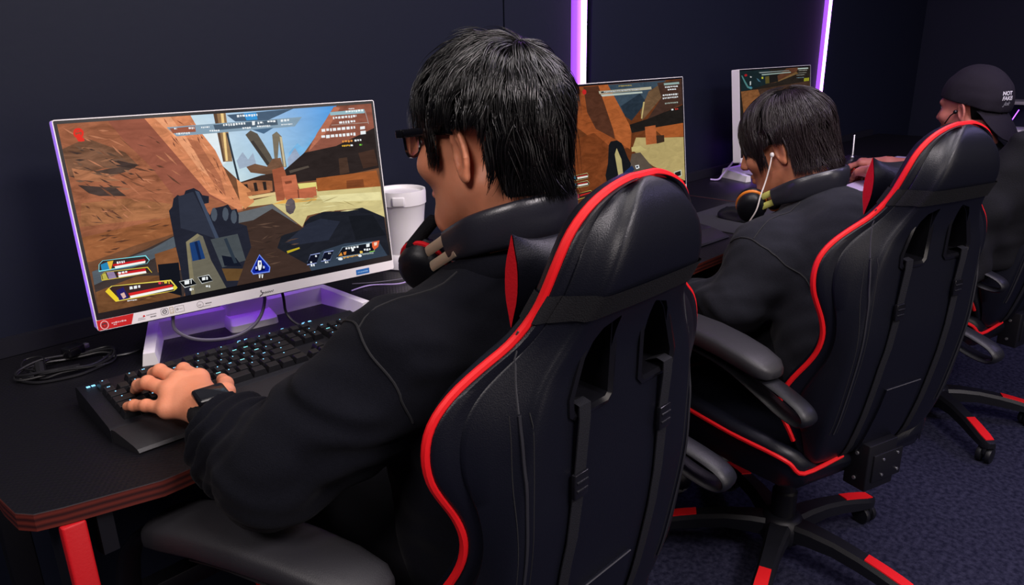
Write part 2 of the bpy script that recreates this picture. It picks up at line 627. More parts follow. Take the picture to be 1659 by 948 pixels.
def snap(tree, pts, off=0.0):
    out = []
    for p in pts:
        q, n, _, _ = tree.find_nearest(Vector(p))
        out.append(tuple(q + n * off))
    return out
SCREEN_1=[
((112,74,52),4,[0,0,1000,0,1000,1000,0,1000]),
((200,222,232,70,150,222,90,170,228,120,180,225,150,195,225,165,200,220,190,212,220,200,220,226,205,222,230,205,224,234),1,[357,0,865,0,751,213,721,267,654,347,595,401,493,406,478,375,441,296,384,68]),
((225,235,240),1,[384,68,461,79,471,254,442,288,409,173]),
((120,180,225),2,[667,258,702,205,723,242,691,312,661,323]),
((150,165,190),3,[659,293,691,232,710,302,659,340]),
((160,176,196),2,[487,273,511,227,525,273,545,236,550,302,492,322]),
((155,95,68),6,[0,0,245,0,384,441,483,564,424,576,172,640,0,717,0,638]),
((148,86,68),3,[132,0,233,0,430,515,383,456,283,462,229,269,166,110]),
((210,134,94),5,[233,0,368,0,384,75,425,202,484,556,466,556,384,444]),
((232,160,118),4,[260,0,308,0,346,124,393,349,364,296,314,119]),
((176,108,78),4,[346,124,377,144,427,356,434,468,393,349]),
((120,84,64),7,[0,125,67,80,161,168,192,247,96,242,3,265]),
((82,64,56),6,[3,265,110,245,196,240,152,271,55,307]),
((70,56,52),6,[19,313,116,350,141,399,69,382,43,361]),
((66,52,48),5,[104,189,136,206,189,239,176,258,133,238]),
((170,112,80),6,[13,225,94,267,133,315,76,309,15,281]),
((158,104,70),7,[18,409,140,411,266,472,263,547,107,533,1,530]),
((146,90,56),5,[0,585,259,543,261,637,132,671,14,718,0,718]),
((62,52,50),3,[7,772,167,698,260,645,277,887,248,1000,0,1000]),
((84,92,100),3,[7,772,182,703,259,649,261,706,177,760,5,845]),
((112,74,46),5,[5,884,125,837,246,875,238,1000,0,1000]),
((126,80,50),4,[187,734,260,713,256,848,186,838]),
((176,112,82),2,[150,413,162,430,179,441,164,423]),
((84,60,52),2,[213,266,223,278,238,282,225,270]),
((120,76,56),2,[159,321,176,349,203,368,179,339]),
((120,76,56),2,[36,472,42,484,51,490,43,478]),
((120,76,56),2,[205,410,219,445,240,486,221,443]),
((176,112,82),2,[249,402,260,414,277,420,262,407]),
((96,62,48),2,[15,240,19,254,29,259,22,245]),
((190,124,92),2,[95,269,101,279,111,280,103,271]),
((84,60,52),2,[78,289,90,312,109,329,93,304]),
((96,62,48),2,[27,422,30,436,38,442,34,428]),
((120,76,56),2,[225,383,234,390,246,386,235,381]),
((190,124,92),2,[120,430,134,467,154,510,136,465]),
((96,62,48),2,[240,251,249,266,264,270,252,256]),
((176,112,82),2,[97,429,100,442,109,447,103,434]),
((190,124,92),2,[72,65,94,84,123,95,95,75]),
((96,62,48),2,[79,275,92,285,109,292,93,281]),
((96,62,48),2,[69,471,81,494,99,513,83,488]),
((190,124,92),2,[101,44,113,53,131,51,114,43]),
((96,62,48),2,[66,441,71,466,83,490,75,460]),
((96,62,48),2,[170,248,192,271,223,285,195,261]),
((96,62,48),2,[67,388,82,406,100,423,82,403]),
((190,124,92),2,[114,199,121,210,132,218,123,206]),
((120,76,56),2,[190,364,209,390,235,416,211,386]),
((190,124,92),2,[177,310,201,326,232,335,202,319]),
((120,76,56),2,[17,185,30,207,49,228,32,203]),
((190,124,92),2,[57,186,74,214,97,240,76,207]),
((120,76,56),2,[76,336,91,373,115,408,95,365]),
((190,124,92),2,[123,90,141,116,165,139,143,110]),
((176,112,82),2,[53,61,66,77,83,91,67,73]),
((96,62,48),2,[126,265,144,294,170,321,147,287]),
((176,112,82),2,[178,319,192,337,212,348,194,329]),
((120,76,56),2,[86,130,101,163,122,199,103,160]),
((96,62,48),2,[252,120,256,133,265,141,259,128]),
((176,112,82),2,[150,330,162,369,183,409,166,363]),
((190,124,92),2,[270,184,282,224,303,266,287,218]),
((176,112,82),2,[282,284,292,306,308,325,294,300]),
((176,112,82),2,[107,300,113,309,123,317,114,306]),
((190,124,92),2,[12,18,26,46,48,71,29,39]),
((84,60,52),2,[12,136,25,151,45,157,27,141]),
((84,60,52),2,[73,321,80,342,93,356,83,334]),
((84,60,52),2,[198,132,210,143,226,151,211,139]),
((84,60,52),2,[70,467,85,472,102,466,85,463]),
((84,60,52),2,[99,497,107,511,120,517,109,503]),
((190,124,92),2,[194,462,197,474,205,482,200,469]),
((190,124,92),2,[129,125,138,158,155,190,142,152]),
((84,60,52),2,[133,313,139,331,151,342,143,322]),
((96,62,48),2,[230,88,241,104,257,118,242,101]),
((190,124,92),2,[121,487,126,505,136,520,129,500]),
((190,124,92),2,[97,267,104,286,114,304,106,282]),
((84,60,52),2,[49,477,53,499,63,521,56,495]),
((190,124,92),2,[202,321,209,338,221,352,211,333]),
((176,112,82),2,[121,460,126,472,135,478,128,466]),
((96,62,48),2,[84,452,97,481,116,509,100,475]),
((96,62,48),2,[177,279,184,307,199,334,189,301]),
((84,60,52),2,[293,429,304,444,320,450,306,435]),
((190,124,92),2,[60,75,66,90,77,99,69,83]),
((96,62,48),2,[265,304,280,343,305,380,284,335]),
((120,76,56),2,[79,451,86,471,100,484,90,462]),
((190,124,92),2,[62,460,74,469,89,471,75,462]),
((176,112,82),2,[244,194,255,221,274,242,259,212]),
((84,60,52),2,[29,510,47,519,69,524,47,515]),
((120,76,56),2,[152,86,166,120,186,159,168,117]),
((112,84,68),2,[110,239,120,244,132,237,120,234]),
((150,104,78),2,[92,297,110,311,135,312,111,300]),
((90,68,56),2,[110,159,120,179,138,187,123,167]),
((66,52,48),2,[65,130,72,143,83,147,74,135]),
((150,104,78),2,[53,125,66,134,83,137,67,128]),
((150,104,78),2,[122,355,139,365,161,363,140,355]),
((150,104,78),2,[18,199,23,207,32,207,24,200]),
((66,52,48),2,[93,319,106,344,125,364,109,337]),
((112,84,68),2,[56,255,76,272,102,281,77,264]),
((90,68,56),2,[92,340,112,351,139,349,113,339]),
((66,52,48),2,[25,184,37,193,53,189,38,182]),
((112,84,68),2,[96,231,107,239,123,240,108,233]),
((150,104,78),2,[122,213,129,228,143,231,132,216]),
((112,84,68),2,[111,203,132,209,160,204,133,200]),
((112,84,68),2,[131,198,140,205,152,206,140,200]),
((66,52,48),2,[157,279,165,289,176,289,166,280]),
((66,52,48),2,[38,308,43,318,51,326,44,314]),
((150,104,78),2,[82,281,105,285,133,278,105,276]),
((66,52,48),2,[41,222,53,237,69,249,54,232]),
((150,104,78),2,[44,131,51,132,58,123,50,125]),
((90,68,56),2,[65,244,74,263,89,271,77,252]),
((150,104,78),2,[148,259,155,274,167,277,158,263]),
((112,84,68),2,[14,289,25,301,41,298,27,288]),
((150,104,78),2,[87,206,107,206,130,192,106,196]),
((112,84,68),2,[28,195,33,212,44,220,37,202]),
((112,84,68),2,[34,112,42,132,56,143,45,122]),
((150,104,78),2,[21,221,29,232,42,228,31,220]),
((66,52,48),2,[42,136,48,142,56,143,48,137]),
((112,84,68),2,[83,152,91,165,104,167,93,155]),
((112,84,68),2,[135,176,147,204,166,228,150,197]),
((66,52,48),2,[22,148,34,157,50,154,35,147]),
((120,72,56),2,[450,475,452,486,457,496,454,483]),
((120,72,56),2,[415,426,417,443,425,457,421,438]),
((120,72,56),2,[331,113,335,131,343,149,337,128]),
((170,104,74),2,[392,343,396,361,402,381,397,359]),
((170,104,74),2,[413,237,415,256,422,275,418,253]),
((170,104,74),2,[402,358,401,377,405,398,404,376]),
((224,150,110),2,[361,37,365,51,374,61,368,45]),
((170,104,74),2,[399,389,405,405,415,420,407,401]),
((120,72,56),2,[421,256,422,287,429,323,426,286]),
((120,72,56),2,[298,97,305,127,318,157,308,123]),
((224,150,110),2,[357,114,358,127,363,140,361,125]),
((120,72,56),2,[301,134,301,150,306,166,305,147]),
((224,150,110),2,[261,22,261,35,264,50,263,34]),
((120,72,56),2,[406,354,408,370,414,389,410,369]),
((170,104,74),2,[362,149,368,176,381,204,371,172]),
((224,150,110),2,[431,380,438,398,449,413,440,393]),
((236,166,124),2,[377,86,383,113,393,144,385,111]),
((150,88,62),2,[311,104,314,123,319,144,315,121]),
((170,104,74),2,[349,202,352,225,359,251,354,224]),
((150,88,62),2,[436,309,437,336,442,368,440,335]),
((120,72,56),2,[433,337,437,362,443,392,438,361]),
((224,150,110),2,[371,312,370,324,373,336,373,322]),
((120,72,56),2,[395,244,403,271,414,301,404,269]),
((150,88,62),2,[404,409,405,421,409,434,408,419]),
((170,104,74),2,[356,288,356,301,361,313,359,298]),
((224,150,110),2,[386,295,392,313,402,329,394,309]),
((170,104,74),2,[366,318,371,344,380,375,373,343]),
((120,72,56),2,[368,274,372,293,379,314,373,291]),
((150,88,62),2,[324,20,331,36,344,49,334,31]),
((236,166,124),2,[342,79,354,99,371,121,355,97]),
((150,88,62),2,[405,395,411,415,420,437,412,413]),
((224,150,110),2,[364,343,369,369,380,395,373,365]),
((224,150,110),2,[360,54,365,69,373,83,367,66]),
((120,72,56),2,[334,74,341,94,354,113,344,90]),
((236,166,124),2,[388,152,395,180,407,211,398,177]),
((170,104,74),2,[423,421,423,434,426,447,425,432]),
((224,150,110),2,[316,171,322,189,332,207,324,186]),
((170,104,74),2,[288,4,289,24,297,43,293,20]),
((170,104,74),2,[365,140,366,160,372,181,370,158]),
((170,104,74),2,[348,161,358,185,374,208,361,180]),
((236,166,124),2,[307,32,308,58,314,87,312,56]),
((120,72,56),2,[310,111,312,125,317,139,314,123]),
((224,150,110),2,[407,354,412,374,419,397,413,373]),
((150,88,62),2,[364,72,371,95,383,116,374,90]),
((150,88,62),2,[400,329,402,346,410,360,406,341]),
((120,72,56),2,[412,236,417,252,425,267,418,249]),
((120,72,56),2,[388,114,388,127,394,137,392,123]),
((224,150,110),2,[378,365,384,395,396,428,387,392]),
((224,150,110),2,[404,352,414,371,428,391,415,369]),
((120,72,56),2,[377,115,377,136,382,160,381,134]),
((170,104,74),2,[386,313,390,325,397,335,392,322]),
((92,58,42),2,[178,582,201,580,229,568,201,574]),
((164,106,68),2,[86,644,100,640,115,621,98,630]),
((92,58,42),2,[223,585,234,591,247,585,234,581]),
((92,58,42),2,[38,616,55,614,74,601,54,606]),
((164,106,68),2,[162,620,172,629,185,631,173,622]),
((110,68,44),2,[175,590,192,599,215,597,193,590]),
((110,68,44),2,[52,681,64,688,79,683,64,678]),
((92,58,42),2,[79,635,102,641,131,634,102,630]),
((92,58,42),2,[47,678,60,684,77,684,61,679]),
((164,106,68),2,[24,643,40,647,60,642,40,639]),
((164,106,68),2,[47,622,53,626,61,622,53,620]),
((92,58,42),2,[46,587,66,600,92,601,67,589]),
((92,58,42),2,[72,674,83,677,96,666,82,667]),
((164,106,68),2,[173,610,189,611,209,602,189,604]),
((164,106,68),2,[170,591,188,601,211,605,188,595]),
((92,58,42),2,[66,571,74,575,82,568,73,566]),
((92,58,42),2,[74,609,85,614,97,609,85,607]),
((164,106,68),2,[85,595,97,594,110,585,96,589]),
((164,106,68),2,[33,614,41,614,51,606,41,609]),
((110,68,44),2,[49,598,62,595,77,583,61,589]),
((92,58,42),2,[66,671,79,675,94,670,79,667]),
((90,58,38),2,[74,952,88,951,104,937,87,942]),
((70,50,40),2,[104,976,122,976,144,969,122,971]),
((70,50,40),2,[141,942,157,954,177,961,158,949]),
((70,50,40),2,[97,878,113,888,133,887,113,879]),
((90,58,38),2,[66,973,79,970,93,956,77,963]),
((134,90,58),2,[110,907,129,902,150,888,128,896]),
((70,50,40),2,[126,959,144,952,162,928,142,942]),
((70,50,40),2,[141,949,152,966,169,976,154,958]),
((90,58,38),2,[125,958,137,947,150,927,135,942]),
((70,50,40),2,[97,954,113,954,130,941,112,945]),
((134,90,58),2,[136,970,145,976,155,970,144,966]),
((134,90,58),2,[132,902,149,922,173,938,151,916]),
((150,118,84),3,[438,0,477,0,473,274,443,271]),
((240,206,140),1,[461,0,470,1,459,268,452,268]),
((96,72,56),1,[438,0,449,0,449,269,443,271]),
((48,58,68),0,[468,111,474,112,486,388,479,387]),
((92,84,74),2,[529,130,548,107,569,129,601,256,615,334,584,318]),
((64,58,54),1,[542,171,552,166,600,328,586,322]),
((120,110,94),2,[618,143,635,126,650,158,651,341,638,339,638,183,620,322,613,297]),
((200,186,150),1,[643,157,650,161,648,337,642,338]),
((116,84,64),5,[515,314,545,301,584,325,607,283,635,282,640,352,597,380,526,349]),
((62,46,40),4,[485,398,560,372,627,366,655,409,590,480,490,437]),
((150,96,66),5,[486,404,530,395,594,412,590,474,523,477,489,463]),
((44,36,34),0,[497,413,509,413,510,461,499,462]),
((44,36,34),0,[529,411,540,410,541,462,530,463]),
((44,36,34),0,[560,411,572,412,571,463,561,464]),
((140,84,68),4,[853,5,1000,0,1000,159,841,257,736,266,754,208]),
((176,108,84),3,[855,5,876,14,808,162,748,248,737,256,777,157]),
((44,36,35),3,[643,356,721,267,842,245,1000,155,1000,413,802,441,650,441]),
((72,52,42),3,[845,324,878,322,880,419,842,425]),
((66,46,38),3,[924,303,989,290,997,396,936,405]),
((84,74,66),1,[657,364,728,347,732,358,660,380]),
((206,192,134),2,[482,520,605,497,744,503,997,530,999,742,912,657,762,643,699,652,675,716,582,549,480,547]),
((226,216,160),2,[751,538,993,569,995,624,767,585]),
((156,88,46),4,[751,430,988,427,997,534,748,511]),
((120,66,38),3,[864,468,930,472,931,522,861,517]),
((218,206,122),2,[681,448,749,453,749,498,685,486]),
((214,140,92),3,[476,375,516,453,522,522,488,557,475,523]),
((176,110,72),3,[501,461,580,462,582,479,504,482]),
((222,196,140),2,[504,486,607,481,607,498,511,504]),
((160,88,62),3,[599,347,640,336,645,390,627,536,598,537]),
((192,108,78),3,[627,393,679,391,681,482,628,486]),
((186,102,72),3,[628,483,746,480,744,548,630,540]),
((120,64,48),0,[677,484,681,484,680,542,675,543]),
((130,70,50),2,[636,426,661,424,661,440,638,442]),
((220,168,84),2,[583,551,626,535,746,548,738,567,638,559]),
((92,82,86),8,[626,565,636,538,651,530,661,549,661,591,650,622,637,628,626,607]),
((100,104,108),2,[458,573,581,551,657,691,664,723,508,635,455,636]),
((62,46,40),2,[456,633,509,629,579,578,677,724,674,936,984,971,1000,1000,341,1000,256,940,483,705]),
((30,32,40),3,[677,730,685,692,708,662,762,643,835,658,912,654,997,738,1000,1000,670,952,575,819,596,748]),
((40,44,58),2,[694,702,747,683,818,720,765,826,643,821,607,793]),
((52,64,80),2,[672,936,738,886,825,866,959,887,991,1000,684,1000]),
((24,26,32),2,[853,694,951,713,994,861,870,859]),
((190,170,40),3,[606,848,653,838,654,848,608,863]),
((92,70,58),2,[533,866,553,870,579,870,553,867]),
((78,58,48),2,[445,767,474,777,509,781,474,772]),
((50,38,34),2,[464,689,482,695,506,690,482,686]),
((78,58,48),2,[546,748,557,748,570,739,556,742]),
((50,38,34),2,[526,775,543,778,564,769,543,769]),
((50,38,34),2,[571,729,590,737,614,738,591,731]),
((92,70,58),2,[613,783,632,787,657,782,632,780]),
((78,58,48),2,[527,844,550,864,581,879,551,857]),
((50,38,34),2,[508,811,522,816,539,809,521,806]),
((92,70,58),2,[536,910,556,914,581,907,556,905]),
((78,58,48),2,[526,849,547,848,572,839,546,842]),
((78,58,48),2,[481,739,507,760,539,777,508,754]),
((92,70,58),2,[624,814,638,820,655,813,637,810]),
((78,58,48),2,[511,891,530,896,553,892,530,889]),
((92,70,58),2,[568,680,581,690,598,689,582,681]),
((78,58,48),2,[479,673,503,675,533,671,503,671]),
((50,38,34),2,[567,767,589,759,614,741,588,753]),
((92,70,58),2,[514,661,543,667,581,661,543,658]),
((78,58,48),2,[603,795,621,792,643,779,620,785]),
((50,38,34),2,[447,767,458,768,471,762,458,763]),
((78,58,48),2,[463,707,476,719,492,729,476,716]),
((92,70,58),2,[530,673,548,686,572,691,549,678]),
((92,70,58),2,[525,754,537,748,550,732,536,742]),
((170,156,104),2,[753,584,787,576,828,557,786,570]),
((226,216,160),2,[713,627,730,639,753,649,731,636]),
((226,216,160),2,[735,645,761,642,792,629,761,635]),
((226,216,160),2,[667,597,689,602,717,602,690,598]),
((170,156,104),2,[838,589,859,615,888,640,861,609]),
((170,156,104),2,[806,592,830,605,861,617,831,602]),
((184,170,112),2,[714,562,749,569,793,573,749,565]),
((184,170,112),2,[886,615,901,622,921,622,902,616]),
((170,156,104),2,[853,653,872,660,897,664,873,657]),
((226,216,160),2,[653,533,685,545,725,551,685,539]),
((170,156,104),2,[595,553,616,565,644,572,617,560]),
((226,216,160),2,[676,579,700,585,731,584,701,580]),
((170,156,104),2,[789,649,799,650,812,644,799,645]),
((226,216,160),2,[718,547,744,556,776,560,744,550]),
((226,216,160),2,[824,657,852,663,886,661,852,655]),
((226,216,160),2,[752,612,784,618,823,615,784,610]),
((170,156,104),2,[695,583,713,575,733,554,711,568]),
((184,170,112),2,[694,544,709,550,728,547,709,542]),
((170,156,104),2,[668,556,701,558,743,550,701,550]),
((184,170,112),2,[729,539,738,544,750,540,739,537]),
((34,36,48),2,[252,507,264,487,272,444,286,426,302,442,312,408,338,399,354,421,360,444,380,455,376,493,356,496,373,563,385,527,420,522,435,516,444,550,460,548,464,587,459,634,484,657,487,787,460,859,419,1000,253,1000,254,787,252,711]),
((20,22,30),1,[190,794,252,802,243,995,184,942]),
((46,50,64),1,[287,435,334,419,381,705,340,665,277,612]),
((62,72,92),1,[340,414,352,424,388,701,377,704]),
((104,100,86),2,[285,694,324,657,339,677,351,821,384,1000,278,1000]),
((128,120,94),2,[285,694,324,657,330,671,293,709,289,891,282,1000,271,1000]),
((28,60,112),1,[295,703,327,696,334,806,294,809]),
((18,34,70),0,[310,702,319,700,322,808,314,808]),
((72,78,82),2,[361,702,450,695,462,859,382,876]),
((20,24,38),0,[387,805,431,833,446,889,390,869]),
((98,72,42),2,[380,881,448,906,427,971,389,960]),
((44,54,66),0,[403,712,413,709,433,865,422,864]),
((74,82,94),1,[396,566,391,591,384,603,378,596,375,574,378,546,384,527,391,524,396,540]),
((74,82,94),1,[432,572,427,598,420,610,414,603,411,580,414,553,420,533,427,531,432,546]),
((74,82,94),1,[457,595,453,621,445,633,439,626,436,603,439,576,445,556,453,553,457,569]),
((136,160,178),1,[291,55,731,52,701,105,315,107]),
((154,90,70),1,[298,62,375,60,375,91,306,90]),
((78,94,110),1,[432,60,642,58,643,88,435,91]),
((74,94,116),1,[479,11,705,0,611,57,503,51]),
((60,150,215),0,[534,8,576,8,577,49,540,49]),
((76,106,136),1,[553,104,627,102,590,133]),
((236,240,242),0,[511,15,519,15,518,28,511,28]),
((236,240,242),0,[522,15,526,15,526,26,521,26]),
((236,240,242),0,[529,15,538,16,537,27,529,26]),
((236,240,242),0,[540,16,545,16,545,29,540,28]),
((236,240,242),0,[548,16,556,16,555,27,548,27]),
((236,240,242),0,[558,16,564,16,563,30,558,30]),
((236,240,242),0,[566,16,572,16,571,28,566,28]),
((236,240,242),0,[575,16,579,16,579,27,575,27]),
((236,240,242),0,[312,61,317,61,317,69,312,69]),
((236,240,242),0,[319,61,320,61,320,70,319,70]),
((236,240,242),0,[355,64,362,64,362,73,355,73]),
((236,240,242),0,[364,64,368,64,368,75,364,75]),
((236,240,242),0,[370,64,372,64,372,74,370,74]),
((236,240,242),0,[316,89,319,89,319,97,316,97]),
((236,240,242),0,[321,89,327,89,327,99,321,99]),
((236,240,242),0,[329,89,332,89,332,98,329,97]),
((236,240,242),0,[334,89,337,89,337,99,334,99]),
((236,240,242),0,[339,89,343,90,343,97,339,97]),
((236,240,242),0,[345,90,349,90,349,100,345,100]),
((236,240,242),0,[351,90,356,90,356,99,351,98]),
((236,240,242),0,[393,66,397,66,397,73,393,73]),
((236,240,242),0,[399,66,402,66,402,75,399,75]),
((236,240,242),0,[404,66,407,66,407,73,404,73]),
((236,240,242),0,[409,66,415,66,415,74,409,74]),
((236,240,242),0,[417,66,419,66,419,74,417,74]),
((236,240,242),0,[417,88,422,88,422,95,417,95]),
((236,240,242),0,[424,88,429,88,429,97,424,97]),
((236,240,242),0,[431,88,436,89,436,97,431,97]),
((236,240,242),0,[437,89,441,89,441,98,437,98]),
((236,240,242),0,[443,89,448,89,448,98,443,98]),
((236,240,242),0,[463,60,467,60,467,71,462,71]),
((236,240,242),0,[470,60,476,60,476,70,470,70]),
((236,240,242),0,[479,60,483,60,483,73,479,73]),
((236,240,242),0,[486,60,491,60,490,73,486,73]),
((236,240,242),0,[494,60,500,59,500,73,493,73]),
((236,240,242),0,[503,59,509,59,509,71,503,71]),
((236,240,242),0,[512,59,517,59,517,70,512,70]),
((236,240,242),0,[520,59,526,59,526,71,519,71]),
((236,240,242),0,[529,59,534,59,534,71,529,71]),
((236,240,242),0,[557,56,567,56,565,79,556,79]),
((236,240,242),0,[575,62,580,62,580,76,575,76]),
((236,240,242),0,[583,62,591,62,591,72,583,72]),
((236,240,242),0,[594,62,594,62,594,75,593,75]),
((236,240,242),0,[608,60,616,60,616,69,609,69]),
((236,240,242),0,[618,60,626,60,626,69,618,69]),
((236,240,242),0,[628,60,636,60,636,71,628,71]),
((236,240,242),0,[522,87,528,87,528,96,523,96]),
((236,240,242),0,[530,87,535,87,536,94,530,94]),
((236,240,242),0,[537,87,542,87,543,97,537,97]),
((236,240,242),0,[544,87,550,87,550,96,544,96]),
((236,240,242),0,[571,84,576,84,576,92,571,92]),
((236,240,242),0,[578,84,584,85,585,93,578,93]),
((236,240,242),0,[586,85,590,85,590,94,587,94]),
((236,240,242),0,[592,85,597,85,597,93,592,93]),
((236,240,242),0,[599,85,603,85,604,93,599,93]),
((236,240,242),0,[605,85,610,85,610,95,605,95]),
((236,240,242),0,[612,85,615,86,615,94,612,94]),
((236,240,242),0,[617,86,617,86,618,93,617,93]),
((236,240,242),0,[655,59,663,59,662,72,654,72]),
((236,240,242),0,[666,59,674,59,674,71,666,71]),
((236,240,242),0,[677,59,684,59,683,70,677,70]),
((236,240,242),0,[654,86,659,86,660,92,654,92]),
((236,240,242),0,[661,86,664,86,664,92,662,92]),
((236,240,242),0,[665,86,668,86,669,92,666,92]),
((236,240,242),0,[670,86,673,86,673,92,670,92]),
((236,240,242),0,[674,86,677,86,677,92,675,92]),
((236,240,242),0,[679,86,684,86,685,93,679,93]),
((236,240,242),0,[686,86,689,86,690,92,686,92]),
((236,240,242),0,[691,86,693,86,693,92,691,92]),
((150,185,195),0,[835,36,969,32,969,57,835,56]),
((240,250,250),0,[895,34,903,34,903,44,895,45]),
((240,250,250),0,[906,34,915,33,915,43,906,44]),
((240,250,250),0,[918,33,923,33,923,45,918,46]),
((240,250,250),0,[926,33,931,33,931,44,926,44]),
((240,250,250),0,[934,33,940,33,940,47,934,47]),
((240,250,250),0,[943,32,953,32,953,44,943,44]),
((240,250,250),0,[956,32,964,32,964,45,956,45]),
((236,240,242),0,[908,21,910,21,910,26,908,26]),
((236,240,242),0,[911,21,914,21,915,27,912,27]),
((236,240,242),0,[916,21,920,21,920,27,916,27]),
((236,240,242),0,[921,21,925,21,926,26,922,26]),
((236,240,242),0,[927,21,930,21,930,27,927,27]),
((236,240,242),0,[844,66,849,66,849,80,844,80]),
((236,240,242),0,[853,66,860,66,860,77,853,77]),
((236,240,242),0,[864,66,872,65,872,79,863,79]),
((236,240,242),0,[876,65,887,65,886,79,876,79]),
((236,240,242),0,[890,65,899,65,899,77,890,77]),
((236,240,242),0,[903,65,909,65,909,79,903,79]),
((236,240,242),0,[913,65,918,64,918,80,912,80]),
((236,240,242),0,[921,64,930,64,930,77,921,77]),
((236,240,242),0,[933,64,935,64,935,75,933,75]),
((236,240,242),0,[865,97,877,97,877,110,865,110]),
((236,240,242),0,[880,97,885,96,885,111,880,111]),
((236,240,242),0,[889,96,895,96,894,111,889,111]),
((236,240,242),0,[898,96,905,96,905,111,898,111]),
((236,240,242),0,[909,96,918,96,918,108,909,108]),
((236,240,242),0,[921,96,927,96,927,108,921,108]),
((236,240,242),0,[795,134,809,134,808,151,795,151]),
((236,240,242),0,[813,134,823,134,823,148,813,148]),
((236,240,242),0,[827,134,834,134,833,152,827,152]),
((236,240,242),0,[838,134,850,134,850,151,837,151]),
((236,240,242),0,[855,134,868,134,867,150,854,150]),
((236,240,242),0,[872,133,886,133,885,150,871,150]),
((236,240,242),0,[890,133,903,133,902,150,890,150]),
((236,240,242),0,[907,133,914,133,914,149,906,149]),
((236,240,242),0,[918,133,924,133,924,148,918,148]),
((236,240,242),0,[791,173,805,173,805,187,791,187]),
((236,240,242),0,[809,173,823,173,822,192,808,192]),
((236,240,242),0,[827,173,840,173,840,189,826,189]),
((236,240,242),0,[844,173,854,173,853,190,844,190]),
((236,240,242),0,[858,173,868,173,868,191,858,190]),
((236,240,242),0,[872,173,883,173,882,191,872,191]),
((236,240,242),0,[887,173,899,173,898,191,887,191]),
((236,240,242),0,[903,173,910,173,909,188,902,188]),
((236,240,242),0,[914,173,922,173,922,192,913,192]),
((236,240,242),0,[944,139,963,138,962,156,943,157]),
((236,240,242),0,[943,167,964,167,963,188,942,189]),
((230,150,70),0,[867,216,873,216,873,228,867,228]),
((230,150,70),0,[876,216,886,216,886,227,876,226]),
((230,150,70),0,[889,217,896,217,896,230,889,230]),
((230,150,70),0,[899,217,907,217,907,228,899,228]),
((230,150,70),0,[910,217,910,217,910,228,910,228]),
((236,240,242),0,[915,217,923,217,923,229,915,229]),
((236,240,242),0,[926,217,932,217,933,228,926,227]),
((236,240,242),0,[936,217,942,217,942,228,936,227]),
((230,180,60),0,[864,244,868,244,868,253,864,253]),
((230,180,60),0,[870,244,876,244,876,254,870,254]),
((230,180,60),0,[878,244,882,244,882,254,878,254]),
((230,180,60),0,[884,244,889,244,889,252,884,252]),
((230,180,60),0,[891,245,894,245,895,255,891,255]),
((236,240,242),0,[897,245,906,246,906,256,897,255]),
((120,200,70),0,[932,248,939,248,940,258,932,257]),
((120,200,70),0,[942,248,943,248,943,257,942,257]),
((170,170,170),0,[970,42,972,43,980,126,978,126]),
((170,150,140),0,[834,113,979,115,978,119,834,117]),
((226,52,42),0,[62,54,60,66,54,75,47,78,41,75,36,66,35,53,37,41,41,30,48,26,55,27,60,35,63,46]),
((226,52,42),0,[40,73,58,73,53,96,44,93]),
((226,52,42),0,[55,78,60,78,60,94,54,95]),
((150,84,60),2,[57,53,55,61,50,66,46,66,42,61,40,53,42,44,46,38,51,37,55,41,57,49]),
((226,52,42),0,[43,42,57,40,56,47,42,49]),
((226,52,42),0,[43,56,54,54,52,64,45,77]),
((130,225,235),0,[28,740,40,721,161,731,169,761,160,778,24,778]),
((54,44,44),0,[30,739,41,723,159,736,167,762,159,777,26,772]),
((40,130,180),2,[33,741,52,734,56,773,33,773]),
((225,180,60),2,[52,731,69,731,58,776,54,775]),
((200,30,36),0,[65,750,155,750,157,761,65,762]),
((246,244,240),0,[69,763,157,761,155,773,70,775]),
((236,240,242),0,[77,740,82,740,82,753,77,753]),
((236,240,242),0,[84,740,88,741,87,752,84,752]),
((236,240,242),0,[90,741,94,741,94,753,90,753]),
((236,240,242),0,[96,741,99,741,99,752,96,752]),
((215,190,60),0,[28,797,39,784,160,796,169,832,81,831,27,828]),
((52,40,38),0,[29,796,40,786,158,801,167,832,81,828,29,823]),
((190,180,80),2,[31,795,41,789,45,826,31,826]),
((150,130,165),4,[44,788,64,790,68,826,47,827]),
((200,30,36),0,[72,802,152,803,153,826,75,820]),
((246,244,240),0,[74,814,152,817,153,829,74,827]),
((236,240,242),0,[75,797,83,798,82,810,75,810]),
((236,240,242),0,[85,798,92,798,92,809,85,808]),
((236,240,242),0,[95,798,100,799,100,808,94,808]),
((232,214,90),0,[30,889,49,865,219,891,234,943,222,957,52,955]),
((56,38,40),0,[33,888,51,868,216,898,231,944,220,955,55,946]),
((236,206,50),0,[30,889,41,873,64,946,52,955]),
((40,32,100),2,[59,895,81,883,90,950,62,951]),
((220,180,170),4,[69,917,80,912,83,939,74,947]),
((214,40,40),0,[91,922,219,919,221,931,94,938]),
((246,244,240),0,[94,938,221,934,222,947,94,952]),
((236,240,242),0,[98,887,106,888,106,903,97,903]),
((236,240,242),0,[110,888,119,888,118,904,109,904]),
((236,240,242),0,[122,889,128,889,127,903,122,903]),
((220,60,80),0,[181,890,189,891,188,906,181,904]),
((220,60,80),0,[192,891,193,892,193,906,192,905]),
((230,200,60),0,[198,890,207,892,206,907,198,906]),
((230,200,60),0,[211,892,214,893,213,913,210,912]),
((225,210,60),0,[232,943,230,950,226,952,222,949,220,942,221,934,224,929,228,929,232,935]),
((236,240,242),0,[84,960,87,960,88,966,84,966]),
((236,240,242),0,[88,960,91,961,91,966,89,966]),
((236,240,242),0,[92,961,93,961,94,965,92,965]),
((236,240,242),0,[94,961,97,961,98,966,95,965]),
((236,240,242),0,[98,962,102,962,102,968,99,967]),
